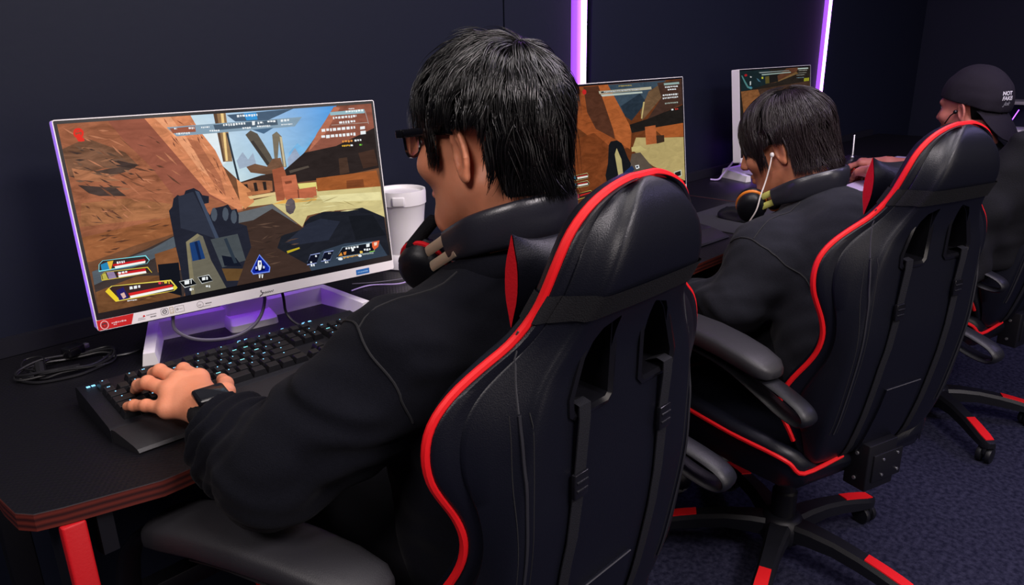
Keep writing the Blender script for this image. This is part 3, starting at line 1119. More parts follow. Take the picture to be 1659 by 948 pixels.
((236,240,242),0,[103,962,104,962,105,968,103,968]),
((236,240,242),0,[105,962,109,963,109,968,106,968]),
((236,240,242),0,[110,963,111,963,111,969,110,969]),
((220,225,225),0,[242,910,283,907,293,945,255,952]),
((14,16,20),0,[243,912,283,911,293,944,256,948]),
((220,225,225),0,[300,905,336,902,345,943,309,948]),
((14,16,20),0,[301,906,335,906,345,942,310,945]),
((236,240,242),0,[258,913,273,913,271,934,257,934]),
((236,240,242),0,[277,913,280,913,278,936,276,935]),
((236,240,242),0,[313,912,323,912,322,929,312,929]),
((236,240,242),0,[326,912,331,913,330,930,325,930]),
((236,240,242),0,[269,960,276,961,275,976,268,974]),
((236,240,242),0,[278,962,280,962,280,974,278,974]),
((236,240,242),0,[320,962,327,963,327,973,320,971]),
((236,240,242),0,[330,964,333,964,333,978,329,977]),
((110,140,235),0,[510,837,540,926,535,957,478,952,472,929]),
((14,34,150),0,[509,845,536,928,532,950,480,946,476,929]),
((6,10,60),0,[507,862,523,926,519,940,488,936,486,928]),
((236,240,242),0,[502,873,513,877,512,909,506,933,499,934,498,901]),
((20,30,120),0,[505,884,510,886,508,901,504,901]),
((200,210,240),0,[490,908,495,906,495,923,489,924]),
((200,210,240),0,[516,910,521,916,520,928,514,926]),
((236,240,242),0,[497,956,499,956,498,980,496,980]),
((236,240,242),0,[501,957,503,958,499,981,497,980]),
((236,240,242),0,[506,959,508,960,507,984,505,983]),
((236,240,242),0,[510,961,512,961,508,984,506,983]),
((150,165,220),0,[688,897,725,896,706,958,670,959]),
((16,18,34),0,[688,901,724,901,707,954,671,953]),
((150,165,220),0,[741,896,777,896,759,955,724,954]),
((16,18,34),0,[741,900,776,901,759,952,725,949]),
((236,240,242),0,[705,906,711,907,711,919,705,917]),
((236,240,242),0,[713,908,713,908,713,920,713,920]),
((236,240,242),0,[684,940,690,941,690,951,684,950]),
((236,240,242),0,[755,906,758,906,758,915,755,914]),
((236,240,242),0,[760,907,763,907,763,915,760,914]),
((236,240,242),0,[765,908,765,908,766,916,765,916]),
((236,240,242),0,[735,940,739,941,739,951,735,950]),
((236,240,242),0,[741,942,743,942,743,950,742,950]),
((236,240,242),0,[684,957,690,958,690,973,684,971]),
((236,240,242),0,[693,959,698,960,698,974,693,973]),
((236,240,242),0,[738,957,744,958,744,970,738,968]),
((236,240,242),0,[747,959,750,959,750,970,747,970]),
((130,150,165),0,[812,886,961,889,934,958,782,953]),
((20,22,30),0,[814,889,958,897,932,955,785,945]),
((222,96,56),2,[932,889,964,888,955,929,937,945,931,921]),
((240,210,190),0,[940,895,954,896,950,916,940,917]),
((236,240,242),0,[824,894,832,894,831,906,824,906]),
((236,240,242),0,[835,894,841,895,840,908,835,908]),
((236,240,242),0,[844,895,851,895,851,909,844,908]),
((236,240,242),0,[854,896,864,896,864,908,854,908]),
((236,240,242),0,[868,896,876,897,875,910,868,909]),
((236,240,242),0,[847,905,856,904,856,925,847,926]),
((236,240,242),0,[908,896,922,895,920,916,907,917]),
((236,240,242),0,[896,924,903,925,902,937,896,936]),
((236,240,242),0,[906,926,914,927,914,941,905,940]),
((236,240,242),0,[917,928,922,928,922,940,917,939]),
((224,150,60),0,[792,939,805,919,809,941]),
((214,130,60),0,[813,921,826,919,822,939,814,939]),
((214,160,70),0,[811,952,817,952,817,963,811,963]),
((214,160,70),0,[819,953,822,953,823,961,819,961]),
((214,160,70),0,[825,953,832,953,832,963,825,963]),
((214,160,70),0,[834,953,839,953,840,961,835,961]),
((214,160,70),0,[842,953,848,953,848,963,842,963]),
((214,160,70),0,[850,953,854,953,854,962,850,962]),
((214,160,70),0,[856,953,862,953,862,962,857,961]),
((214,160,70),0,[865,953,870,953,870,963,865,963]),
((232,190,90),0,[879,933,889,936,889,951,878,948]),
((236,240,242),0,[808,964,804,969,797,969,791,964,789,957,793,952,800,952,806,957]),
((236,240,242),0,[884,967,882,972,876,973,871,968,869,961,873,956,878,956,883,961]),
((180,190,180),0,[888,957,892,957,893,963,888,963]),
((180,190,180),0,[894,957,899,958,899,964,895,964]),
((180,190,180),0,[900,958,905,958,906,964,901,963]),
((180,190,180),0,[907,958,911,959,911,965,907,965]),
((180,190,180),0,[912,959,915,959,915,966,913,966]),
((180,190,180),0,[916,959,922,960,922,965,917,965]),
((180,190,180),0,[923,960,926,960,927,967,924,967]),
((180,190,180),0,[928,960,932,960,933,967,928,967]),
((130,200,60),0,[917,949,939,949,939,954,916,954])]
SCREEN_2=[
((104,56,30),4,[0,0,1000,0,1000,1000,0,1000]),
((150,78,40),5,[0,0,348,0,524,412,508,577,325,579,51,289]),
((84,50,36),4,[161,6,273,5,354,260,380,481,234,368,176,219]),
((176,96,50),4,[273,5,348,3,524,412,502,595,396,502]),
((120,62,32),5,[0,449,217,400,343,546,280,855,11,956]),
((60,76,90),4,[348,3,849,2,625,180,492,296,458,255]),
((40,52,64),4,[443,198,610,103,663,184,527,338,474,293]),
((110,84,60),4,[686,91,849,6,801,160,618,350,603,273]),
((200,180,120),1,[635,181,648,183,619,332,608,330]),
((70,48,40),4,[767,20,1000,6,1000,241,656,356,801,160]),
((34,30,28),3,[507,372,676,339,1000,251,1000,425,522,449]),
((170,92,46),3,[711,431,1000,425,1000,560,810,539]),
((186,166,110),2,[557,496,826,541,1000,564,1000,1000,696,790,516,601]),
((200,184,120),2,[513,578,590,577,645,626,515,620]),
((176,96,54),3,[639,411,735,409,744,582,643,579]),
((60,44,34),2,[737,507,811,515,812,579,740,585]),
((92,80,70),2,[514,638,588,639,695,805,506,838,493,723]),
((24,26,30),2,[327,525,345,496,396,494,433,527,449,566,477,664,502,725,490,797,297,860,287,786,312,684]),
((190,176,120),2,[371,615,390,564,424,671,432,820,392,820]),
((30,50,90),1,[437,794,510,745,530,787,471,829]),
((110,66,36),3,[506,838,695,805,995,1000,500,985]),
((190,184,160),1,[273,51,711,50,714,74,278,76]),
((44,44,48),1,[289,56,612,56,611,69,292,70]),
((190,200,190),1,[286,80,629,86,633,101,297,99]),
((180,160,90),0,[433,17,440,17,442,27,434,26]),
((180,160,90),0,[444,17,450,17,452,25,446,25]),
((180,160,90),0,[454,17,465,17,467,28,455,28]),
((180,160,90),0,[469,17,477,18,479,28,470,28]),
((180,160,90),0,[481,18,491,18,492,26,483,26]),
((180,160,90),0,[494,18,505,18,507,27,496,26]),
((180,160,90),0,[509,18,522,18,523,27,511,27]),
((180,160,90),0,[526,18,532,18,534,27,527,27]),
((180,160,90),0,[536,18,540,19,541,30,537,30]),
((236,240,242),0,[312,58,321,58,322,64,313,64]),
((236,240,242),0,[324,58,329,58,330,66,325,66]),
((236,240,242),0,[332,58,338,58,339,67,333,67]),
((236,240,242),0,[341,58,351,58,352,65,342,65]),
((236,240,242),0,[354,58,362,58,363,65,355,65]),
((236,240,242),0,[365,58,373,58,374,66,366,66]),
((236,240,242),0,[376,58,381,58,383,66,377,66]),
((236,240,242),0,[384,58,393,58,394,66,386,66]),
((236,240,242),0,[396,58,401,58,403,67,397,67]),
((236,240,242),0,[404,58,410,58,411,65,406,65]),
((236,240,242),0,[413,58,418,58,419,66,414,66]),
((236,240,242),0,[421,58,429,58,430,65,422,65]),
((236,240,242),0,[432,58,438,58,440,65,433,65]),
((236,240,242),0,[441,58,446,58,447,66,443,66]),
((236,240,242),0,[449,58,454,58,455,65,450,65]),
((236,240,242),0,[457,58,467,58,468,67,459,67]),
((236,240,242),0,[470,58,479,58,480,65,472,65]),
((236,240,242),0,[482,58,492,58,494,66,483,66]),
((236,240,242),0,[495,58,502,58,504,66,497,66]),
((236,240,242),0,[505,58,515,58,516,65,507,65]),
((236,240,242),0,[518,58,527,58,529,66,519,66]),
((236,240,242),0,[530,58,538,58,539,65,532,65]),
((236,240,242),0,[541,58,549,58,550,67,543,67]),
((236,240,242),0,[552,58,560,58,562,66,553,66]),
((236,240,242),0,[564,58,571,58,572,67,565,67]),
((236,240,242),0,[574,58,584,58,586,67,575,67]),
((236,240,242),0,[587,58,597,58,598,67,589,67]),
((236,240,242),0,[600,58,607,58,609,67,602,67]),
((236,240,242),0,[610,58,612,58,613,67,612,67]),
((200,40,40),0,[180,49,176,64,166,70,156,67,149,54,150,39,157,28,168,26,177,35]),
((200,30,30),0,[24,514,20,527,11,533,2,528,0,516,0,501,3,491,13,490,22,500]),
((150,175,170),0,[827,28,973,27,976,47,830,48]),
((236,240,242),0,[836,60,846,60,847,72,838,72]),
((236,240,242),0,[851,60,861,60,862,73,852,73]),
((236,240,242),0,[866,60,882,60,884,74,867,73]),
((236,240,242),0,[887,60,904,60,906,70,889,70]),
((236,240,242),0,[909,60,921,60,923,70,911,70]),
((236,240,242),0,[926,60,937,60,938,74,928,74]),
((236,240,242),0,[942,60,959,60,960,73,944,73]),
((236,240,242),0,[862,86,876,86,878,98,863,98]),
((236,240,242),0,[881,86,899,86,900,97,883,96]),
((236,240,242),0,[904,86,919,86,921,98,905,98]),
((236,240,242),0,[924,87,940,87,941,98,926,98]),
((236,240,242),0,[945,87,945,87,947,99,946,99]),
((236,240,242),0,[813,133,828,133,830,147,814,147]),
((236,240,242),0,[834,133,846,133,848,145,836,145]),
((236,240,242),0,[852,133,862,133,863,148,853,148]),
((236,240,242),0,[868,133,887,133,888,147,869,147]),
((236,240,242),0,[892,133,904,133,906,146,894,146]),
((236,240,242),0,[910,133,925,133,926,148,912,148]),
((236,240,242),0,[930,133,949,133,950,149,932,149]),
((236,240,242),0,[955,133,958,133,959,147,956,147]),
((236,240,242),0,[812,161,822,161,823,176,813,176]),
((236,240,242),0,[828,161,839,161,841,174,829,173]),
((236,240,242),0,[845,161,854,161,856,173,847,173]),
((236,240,242),0,[860,161,874,161,876,175,862,175]),
((236,240,242),0,[880,161,890,161,891,173,881,173]),
((236,240,242),0,[896,161,908,161,910,173,897,173]),
((236,240,242),0,[914,161,923,161,925,176,916,176]),
((236,240,242),0,[929,161,940,161,942,176,931,176]),
((236,240,242),0,[946,161,957,161,958,173,948,173]),
((160,170,160),0,[830,212,843,212,844,225,831,225]),
((160,170,160),0,[848,212,855,212,857,224,849,224]),
((160,170,160),0,[860,212,876,212,878,224,862,224]),
((160,170,160),0,[881,212,897,213,898,223,883,223]),
((160,170,160),0,[902,213,914,213,915,225,903,225]),
((160,170,160),0,[919,213,934,213,935,226,920,226]),
((160,170,160),0,[939,213,954,213,956,227,941,227]),
((236,240,242),0,[889,276,908,277,909,290,890,290]),
((210,60,50),0,[924,276,936,277,937,290,926,289]),
((210,60,50),0,[941,277,953,277,955,289,942,289]),
((200,190,130),0,[25,737,147,732,155,761,148,780,29,779]),
((50,36,30),0,[27,738,146,737,154,762,147,779,31,774]),
((60,130,160),3,[28,741,58,740,60,769,30,769]),
((190,40,36),0,[70,744,146,745,146,752,69,753]),
((240,236,226),0,[69,754,149,756,149,770,72,769]),
((200,190,130),0,[22,801,144,797,160,829,146,846,27,842]),
((50,36,30),0,[24,801,143,802,159,830,145,844,29,837]),
((60,130,160),3,[25,805,55,804,57,833,27,832]),
((190,40,36),0,[67,808,144,811,144,817,67,817]),
((240,236,226),0,[67,819,147,822,146,835,69,833]),
((200,180,90),0,[34,895,166,888,174,916,164,938,44,948]),
((60,36,34),0,[36,895,165,893,173,918,163,936,46,942]),
((180,60,80),3,[42,901,73,899,74,933,47,933]),
((200,40,36),0,[81,908,165,905,165,913,81,921]),
((200,200,180),1,[889,889,966,882,968,947,904,952]),
((30,30,30),2,[897,899,957,892,959,937,908,941]),
((236,240,242),0,[535,751,568,751,574,782,545,787]),
((30,40,60),0,[542,760,561,758,564,774,549,776])]
SCREEN_3=[
((40,34,30),4,[0,0,1000,0,1000,1000,0,1000]),
((26,40,44),3,[0,0,392,1,421,167,143,227,12,240]),
((90,56,40),4,[642,1,825,1,780,88,468,169,383,170]),
((120,90,56),4,[698,85,781,54,822,78,517,161,459,169]),
((30,28,28),3,[388,72,502,66,517,161,383,170]),
((90,80,40),4,[332,86,387,83,392,171,336,173]),
((130,84,50),5,[8,239,232,232,407,432,39,507]),
((70,50,40),5,[232,232,1000,186,1000,664,395,655]),
((80,130,130),1,[15,52,28,53,71,128,102,182,162,207,143,225,92,203,53,137]),
((160,180,172),1,[283,55,700,49,706,60,287,68]),
((140,150,150),1,[244,27,681,28,683,34,261,41]),
((170,30,36),0,[92,53,87,62,76,67,63,65,55,57,56,47,65,39,78,38,89,44]),
((180,195,190),0,[809,10,973,11,974,26,811,25]),
((170,170,160),0,[823,38,838,38,838,46,824,45]),
((170,170,160),0,[843,38,860,38,861,45,844,45]),
((170,170,160),0,[866,38,875,38,876,47,867,47]),
((170,170,160),0,[881,38,892,38,892,46,882,46]),
((170,170,160),0,[898,38,908,38,909,48,898,48]),
((170,170,160),0,[914,38,932,39,933,46,915,46]),
((170,170,160),0,[938,39,955,39,955,47,939,47]),
((170,170,160),0,[961,39,961,39,961,47,961,47]),
((150,150,140),0,[822,70,835,70,836,76,823,76]),
((150,150,140),0,[840,70,856,70,856,76,841,76]),
((150,150,140),0,[861,70,875,70,876,77,861,77]),
((150,150,140),0,[880,70,895,70,896,77,881,77]),
((150,150,140),0,[900,70,912,70,913,78,901,78]),
((150,150,140),0,[917,70,931,70,932,78,918,78]),
((150,150,140),0,[937,70,945,70,945,78,937,78]),
((160,160,150),0,[790,96,803,96,804,102,791,102]),
((160,160,150),0,[809,96,828,96,829,103,809,103]),
((160,160,150),0,[834,96,844,96,845,104,835,104]),
((160,160,150),0,[850,96,860,96,861,105,851,105]),
((160,160,150),0,[866,96,878,96,878,106,867,105]),
((160,160,150),0,[884,96,903,96,904,103,884,103]),
((160,160,150),0,[909,97,916,97,916,105,910,105]),
((110,130,140),0,[794,129,809,129,809,136,794,135]),
((110,130,140),0,[815,129,834,129,835,138,815,138]),
((110,130,140),0,[840,130,856,130,856,138,840,138]),
((110,130,140),0,[862,130,875,130,876,138,862,138]),
((110,130,140),0,[881,130,900,130,901,139,882,139]),
((110,130,140),0,[906,130,909,130,910,139,907,139]),
((150,150,40),4,[908,146,989,144,987,185,907,187]),
((220,220,220),0,[126,68,152,76,143,86,131,81]),
((200,210,210),0,[124,130,140,126,140,168,125,178]),
((190,190,60),1,[281,87,304,85,306,110,284,111]),
((70,110,130),2,[213,97,239,109,273,148,238,136]),
((60,140,190),0,[119,196,145,192,148,203,123,205])]
# ------------------------------------------------------------------ the room
YW = 1.495           # face of the back wall
DZ = 0.75            # desk height
LED_X = (1.858, 3.658)


def structure(name, boxes, m):
    b = MB()
    for lo, hi in boxes:
        b.box(lo, hi, m)
    o = b.build(name, smooth=None)
    o['kind'] = 'structure'
    return o


structure('floor', [((-2.2, -3.2, -0.05), (5.06, 1.6, 0.0))], 'carpet')
structure('ceiling', [((-2.2, -3.2, 2.6), (5.06, 1.6, 2.65))], 'ceiling_paint')
xs = [-2.2, 1.515, 1.521, LED_X[0] - 0.058, LED_X[0] + 0.042, LED_X[1] - 0.058, LED_X[1] + 0.042, 5.06]
structure('wall_back', [((xs[0], YW, 0), (xs[1], YW + 0.08, 2.6)), ((xs[1], YW + 0.008, 0), (xs[2], YW + 0.08, 2.6)), ((xs[2], YW, 0), (xs[3], YW + 0.08, 2.6)),
                        ((xs[4], YW, 0), (xs[5], YW + 0.08, 2.6)), ((xs[6], YW, 0), (xs[7], YW + 0.08, 2.6))], 'wall_paint')
structure('trim_1', [((xs[3], YW + 0.03, 0), (xs[4], YW + 0.08, 2.6))], 'wall_recess')
structure('trim_2', [((xs[5], YW + 0.03, 0), (xs[6], YW + 0.08, 2.6))], 'wall_recess')
structure('wall_left', [((-2.28, -3.2, 0), (-2.2, 1.575, 2.6))], 'wall_paint')
structure('wall_right', [((5.06, -3.2, 0), (5.14, 1.575, 2.6))], 'wall_paint')
structure('wall_front', [((-2.28, -3.28, 0), (5.14, -3.2, 2.6))], 'wall_paint')
structure('trim_3', [((0.1, YW - 0.016, DZ), (4.4, YW, DZ + 0.032))], 'wall_recess')

for i, x in enumerate(LED_X):
    t = thing('led_strip', ['glowing purple vertical light strip between the first and second screens', 'glowing purple vertical light strip beside the third screen'][i],
              'light strip', (x, YW, 0.78), group='purple light strips on the back wall')
    cw = 0.020 if i == 0 else 0.003
    MB().box((-0.012 - cw, -0.002, 0), (-0.012, 0.03, 1.80), 'led_channel_glow', 0.002).build('channel', t)
    MB().box((-0.011, -0.014, 0), (0.001 if i == 0 else -0.006, 0.02, 1.80), 'led', 0.004).build('diffuser', t)
    MB().box((0.008, -0.004, 0), (0.013, 0.03, 1.80), 'bezel').build('side_cap', t)
# added purple light with no strip, colours the large screen's left edge
_l = area('screen_edge_fill', (0.06, YW - 0.05, 1.25), 0.03, .5, (0.26, 0.04, 1.0), (PI / 2, 0, -2.163), 0.8)
_l.data.spread = .6

# shelf boards on the far right wall
b = MB().box((4.86, 0.86, 0.905), (5.06, 0.975, 0.921), 'ink_grey', 0.003)
tag(b.build('wall_shelf'), 'narrow grey board on the right wall behind the dark cap', 'shelf')
b = MB().box((4.86, 0.87, 0.755), (5.06, 0.955, 0.772), 'white_plastic', 0.003)
tag(b.build('wall_shelf'), 'narrow white board on the right wall, below the grey one', 'shelf')
b = MB().tube([(4.9, 0.952, 0.772), (4.93, 0.935, 0.82), (4.97, 0.92, 0.87)], 0.0025, 'purple_led', 6)
tag(b.build('light_cord'), 'thin purple glowing cord rising from the white board', 'cord')


# ------------------------------------------------------------------ desks
def desk_outline(w):
    f, bk = 0.878 - YW, -0.018
    return [(0, bk), (w, bk), (w, f + .10), (w - .004, f + .055), (w - .018, f + .036), (w - .045, f + .026), (w - .15, f - .002), (w - .20, f), (.20, f), (.15, f - .002), (.045, f + .026), (.018, f + .036), (.004, f + .055), (0, f + .10)]


def make_desk(x, w, label, red_bar):
    t = thing('gaming_desk', label, 'desk', (x, YW, 0))
    b = MB()
    ol = desk_outline(w)
    b.prism(ol, DZ - .023, DZ - .0012, 'desk_edge')
    c = [w / 2, -.3]
    b.prism([(c[0] + (p[0] - c[0]) * .998, c[1] + (p[1] - c[1]) * .997) for p in ol], DZ - .0012, DZ, 'desk_top', side='seam_pale')
    b.build('desktop', t, smooth=30)
    for s in (0, 1):
        lx = .052 if s == 0 else w - .052
        f = MB()
        f.box((lx - .0135, -.598, .06), (lx + .0135, -.580, DZ - .024), 'red_metal', .003)
        f.box((lx - .0125, -.580, .06), (lx + .0125, -.515, DZ - .024), 'black_metal', .002)
        f.box((lx - .025, -.62, 0), (lx + .025, -.12, .06), 'black_metal', .006)
        f.box((lx - .02, -.17, .06), (lx + .02, -.13, DZ - .024), 'black_metal', .003)
        leg = f.build('leg', t)
        g = MB()
        k = 1 if s == 0 else -1
        xa, xb = sorted((lx + k * .026, lx + k * .044))
        g.prism([(-.59, DZ - .024), (-.40, DZ - .024), (-.43, DZ - .085), (-.56, DZ - .095), (-.59, DZ - .085)], xa, xb, 'black_metal', M=Matrix(((0, 0, 1, 0), (1, 0, 0, 0), (0, 1, 0, 0), (0, 0, 0, 1))))
        g.build('bracket', leg)
    MB().box((.05, -.36, .385), (w - .05, -.325, .42), red_bar, .003).build('crossbar', t)
    return t


make_desk(0.12, 1.04, 'black carbon-textured gaming desk with red leg under the largest screen', 'black_metal')
make_desk(1.17, 1.09, 'black gaming desk with dark red edge under the second screen', 'red_metal')
make_desk(2.27, 1.11, 'black gaming desk under the third screen, by the player in the cap', 'black_metal')

make_desk(3.39, 1.10, 'black gaming desk farthest away along the back wall', 'black_metal')

# ------------------------------------------------------------------ monitors
MW, MH, MTILT = 0.541, 0.333, 0.1055
MB_Z = 1.255 - 0.4264 - DZ     # lower edge above the desk
MT = Matrix.Translation((0, 0, MB_Z)) @ Matrix.Rotation(-MTILT, 4, 'X')
XZ = Matrix(((1, 0, 0, 0), (0, 0, 1, 0), (0, 1, 0, 0), (0, 0, 0, 1)))   # (x, y, z) -> x, depth z, height y


def rrect(x0, y0, x1, y1, r, n=5):
    pts = []
    for cx, cy, a0 in ((x1 - r, y1 - r, 0), (x0 + r, y1 - r, 90), (x0 + r, y0 + r, 180), (x1 - r, y0 + r, 270)):
        for k in range(n):
            a = math.radians(a0 + 90 * k / (n - 1))
            pts.append((cx + r * math.cos(a), cy + r * math.sin(a)))
    return pts


def frame_mesh(mb, outer, inner, d0, d1, m, M):
    """a flat ring between two outlines with the same number of points, from depth d0 to d1"""
    n = len(outer)
    v = [(x, y, d0) for x, y in outer] + [(x, y, d0) for x, y in inner] + [(x, y, d1) for x, y in outer] + [(x, y, d1) for x, y in inner]
    f = []
    for i in range(n):
        j = (i + 1) % n
        f += [(i, j, n + j, n + i), (2 * n + i, 3 * n + i, 3 * n + j, 2 * n + j), (i, 2 * n + i, 2 * n + j, j), (n + i, n + j, 3 * n + j, 3 * n + i)]
    mb.add(v, f, m, M)


def picture_mesh(name, data, parent, gain=1.0):
    x0, z0, w, h = -MW / 2 + .0063, .0292, MW - .0126, .2973
    vs, fs, cols = [], [], []
    for i, (c, n, pts) in enumerate(data):
        o = len(vs)
        k = len(pts) // 2
        P = [(pts[2 * q] / 1000, pts[2 * q + 1] / 1000) for q in range(k)]
        ar = sum(P[q][0] * P[(q + 1) % k][1] - P[(q + 1) % k][0] * P[q][1] for q in range(k))
        order = list(range(k)) if ar < 0 else list(range(k))[::-1]
        for u_, v_ in P:
            vs.append(MT @ Vector((x0 + u_ * w, -.0006 - i * 4e-6, z0 + (1 - v_) * h)))
        fs.append([o + q for q in order])
        for q in order:
            cc = c[3 * q:3 * q + 3] if len(c) > 3 else c
            cols.append(tuple(v * gain for v in lin(cc)) + (n * .1,))
    me = bpy.data.meshes.new(name)
    me.from_pydata([tuple(v) for v in vs], [], fs)
    at = me.color_attributes.new('picture', 'FLOAT_COLOR', 'CORNER')
    at.data.foreach_set('color', [x for c in cols for x in c])
    me.materials.append(MATS['screen'])
    o = bpy.data.objects.new(name, me)
    COL.objects.link(o)
    o.parent = parent
    return o


def chin_marks(p):
    """stickers and printed marks on the white lower bezel, millimetres from its lower left corner"""
    M = MT @ Matrix.Translation((-MW / 2, -.0013, 0)) @ XZ @ Matrix.Scale(.001, 4)
    s = MB()
    s.prism([(1.2, 1.2), (50, 1.0), (56, 17.6), (1.2, 17.6)], -.35, 0, 'sticker_red', M)
    def ellp(cx, cy, rx, ry, n=20):
        return [(cx + rx * math.cos(2 * PI * k / n), cy + ry * math.sin(2 * PI * k / n)) for k in range(n)]
    frame_mesh(s, ellp(11, 8.6, 6.2, 7.2), ellp(11, 8.6, 5.0, 6.0), -.6, -.35, 'ink_pale', M)
    s.prism([(7.6, 11.5), (14.4, 11.5), (13.6, 6), (11, 3.6), (8.4, 6)], -.6, -.35, 'ink', M)
    s.prism([(8.8, 9.6), (13.2, 9.6), (12.6, 6), (11, 4.6), (9.4, 6)], -.75, -.6, 'sticker_red', M)
    rd = random.Random(4)
    def dashes(x0, x1, y, h, m, d=-.6):
        x = x0
        while x < x1:
            w = rd.uniform(.5, 1.3) * h
            s.prism([(x, y), (min(x + w, x1), y), (min(x + w, x1), y + h * rd.uniform(.7, 1)), (x, y + h * rd.uniform(.7, 1))], d, -.05 if d > -.5 else -.35, m, M)
            x += w + h * .35
    dashes(21.5, 44, 8.0, 2.6, 'ink_pale')
    dashes(24, 29, 5.2, 1.8, 'ink_pale')
    st = s.build('red_sticker', p, smooth=None)
    tag(st, 'red sticker with a round white crest')
    s = MB()
    dashes(60.5, 72, 4.4, 1.3, 'ink_grey', -.2)
    dashes(61.5, 70, 7.0, 1.2, 'ink_grey', -.2)
    s.prism(ellp(70.6, 9.6, 1.8, 1.5), -.2, -.05, 'sticker_red', M)
    dashes(74.5, 90, 9.2, 1.9, 'ink_grey', -.2)
    dashes(80, 89, 5.2, 1.9, 'ink', -.2)
    frame_mesh(s, rrect(97, 4, 109, 16, 3.2), rrect(97.9, 4.9, 108.1, 15.1, 2.6), -.2, -.05, 'ink_grey', M)
    frame_mesh(s, ellp(103, 10, 3.6, 3.8), ellp(103, 10, 2.4, 2.6), -.2, -.05, 'ink', M)
    s.prism([(101.5, 9.2), (104.5, 10.2), (104.3, 11.2), (101.5, 10.4)], -.2, -.05, 'ink', M)
    frame_mesh(s, rrect(111, 4, 117.5, 15.5, 1), rrect(111.9, 4.9, 116.6, 14.6, .7), -.2, -.05, 'ink_gold', M)
    dashes(112.6, 116, 6, 1.6, 'ink_gold', -.2)
    dashes(112.6, 116, 10, 1.6, 'ink_gold', -.2)
    frame_mesh(s, rrect(119.5, 4, 134.5, 15, .6), rrect(120.1, 4.6, 133.9, 14.4, .4), -.2, -.05, 'ink_grey', M)
    frame_mesh(s, ellp(123.5, 9.6, 1.7, 1.9), ellp(123.5, 9.6, .9, 1.1), -.2, -.05, 'ink', M)
    dashes(127, 131.5, 9, 1.2, 'ink_grey', -.2)
    frame_mesh(s, ellp(161, 9.5, 5.6, 5.8), ellp(161, 9.5, 4.9, 5.1), -.2, -.05, 'ink_grey', M)
    dashes(158, 163, 8, 1.8, 'ink_grey', -.2)
    dashes(158, 178, 4.6, .9, 'ink_grey', -.2)
    dashes(170, 180, 8.4, 1.8, 'ink', -.2)
    s.build('printed_marking', p, smooth=None)
    s = MB()
    s.prism([(457.5, 2.8), (485.8, 2.8), (486.2, 12.8), (457.8, 12.8)], -.3, 0, 'sticker_blue', M)
    dashes(461, 483, 6.4, 2.4, 'ink_sky', -.5)
    st = s.build('blue_sticker', p, smooth=None)
    tag(st, 'small blue sticker with pale lettering')
    s = MB()
    P = [(264.5, 1.6), (267, 3.4), (270, 4.6), (271, 7.4), (268.6, 9.2), (267.6, 11.6), (269.6, 12.0)]
    P2 = [(270, 4.8), (273, 8.2), (274.6, 4.9), (276.4, 8.6), (278, 5.0), (279.4, 8.4), (281, 5.0), (283, 8.4), (284.6, 5.2), (287, 8.3), (288.6, 5.4), (291, 9)]
    s.tube([(x, y, -.15) for x, y in P], .75, 'ink', 6, M)
    s.tube([(x, y, -.15) for x, y in P2], .55, 'ink', 6, M)
    s.build('script_logo', p, smooth=None)


def make_monitor(data, label, loc, rz, gain=1.0, marks=True):
    t = thing('monitor', label, 'monitor', loc, rz, 'screens along the desks')
    hs = MB()
    D = .030
    outer = rrect(-MW / 2, 0, MW / 2, MH, .004)
    inner = rrect(-MW / 2 + .0016, .0178, MW / 2 - .0016, MH - .0016, .002)
    M = MT @ XZ
    frame_mesh(hs, outer, inner, -.0012, D, 'white_plastic', M)
    hs.prism(rrect(-MW / 2 + .001, .001, MW / 2 - .001, MH - .001, .004), D - .004, D, 'white_plastic', M)
    hs.prism(rrect(-.14, .06, .14, .24, .02), D, D + .022, 'white_plastic', M)
    hs.build('housing', t)
    bz = MB()
    ins = rrect(-MW / 2 + .0063, .0292, MW / 2 - .0063, .0292 + .2973, .0005)
    frame_mesh(bz, rrect(-MW / 2 + .0016, .0178, MW / 2 - .0016, MH - .0016, .002), ins, -.0009, .004, 'bezel', M)
    bz.prism(rrect(-MW / 2 + .004, .02, MW / 2 - .004, MH - .004, .002), .001, .004, 'bezel', M)
    bz.build('bezel', t)
    picture_mesh('screen', data, t, gain)
    if marks:
        chin_marks(t)
    # stand: column, collar, and a base whose two arms come forward to white feet
    st = MB()
    st.loft([rrect_ring(0, .118, .040, .024, .006, z) for z in (.018, .05, .09, .16)], 'white_plastic')
    st.build('stand_column', t)
    bs = MB()
    bs.loft([rrect_ring(0, .098, .046, .040, .010, 0), rrect_ring(0, .098, .045, .039, .010, .012), rrect_ring(0, .106, .041, .030, .008, .022)], 'white_plastic')
    for s in (-1, 1):
        pts = [(s * .03, .118, .0), (s * .165, .122, .0), (s * .203, .0, .0)]
        w = [.016, .016, .013]
        rings = []
        for i, p in enumerate(pts):
            h = (.034, .034, .022)[i]
            if i == 1:
                dx, dy = (s * .8, -.6)
            elif i == 0:
                dx, dy = (s, 0)
            else:
                dx, dy = (s * .3, -.954)
            nx, ny = -dy, dx
            ww = w[i]
            rings.append([(p[0] - nx * ww, p[1] - ny * ww, 0), (p[0] + nx * ww, p[1] + ny * ww, 0), (p[0] + nx * ww * .7, p[1] + ny * ww * .7, h), (p[0] - nx * ww * .7, p[1] - ny * ww * .7, h)])
        bs.loft(rings, 'white_plastic')
    bs.build('stand_base', t, smooth=30)
    dl = area('stand_fill', (0, .10, MB_Z + .06), .22, .20, (0.28, 0.05, 1.0), (0, 0, 0), .03)  # added lamp, puts purple on the stand below the screen
    dl.parent = t
    return t


def rrect_ring(cx, cy, hx, hy, r, z):
    return [(x, y, z) for x, y in rrect(cx - hx, cy - hy, cx + hx, cy + hy, r, 4)]


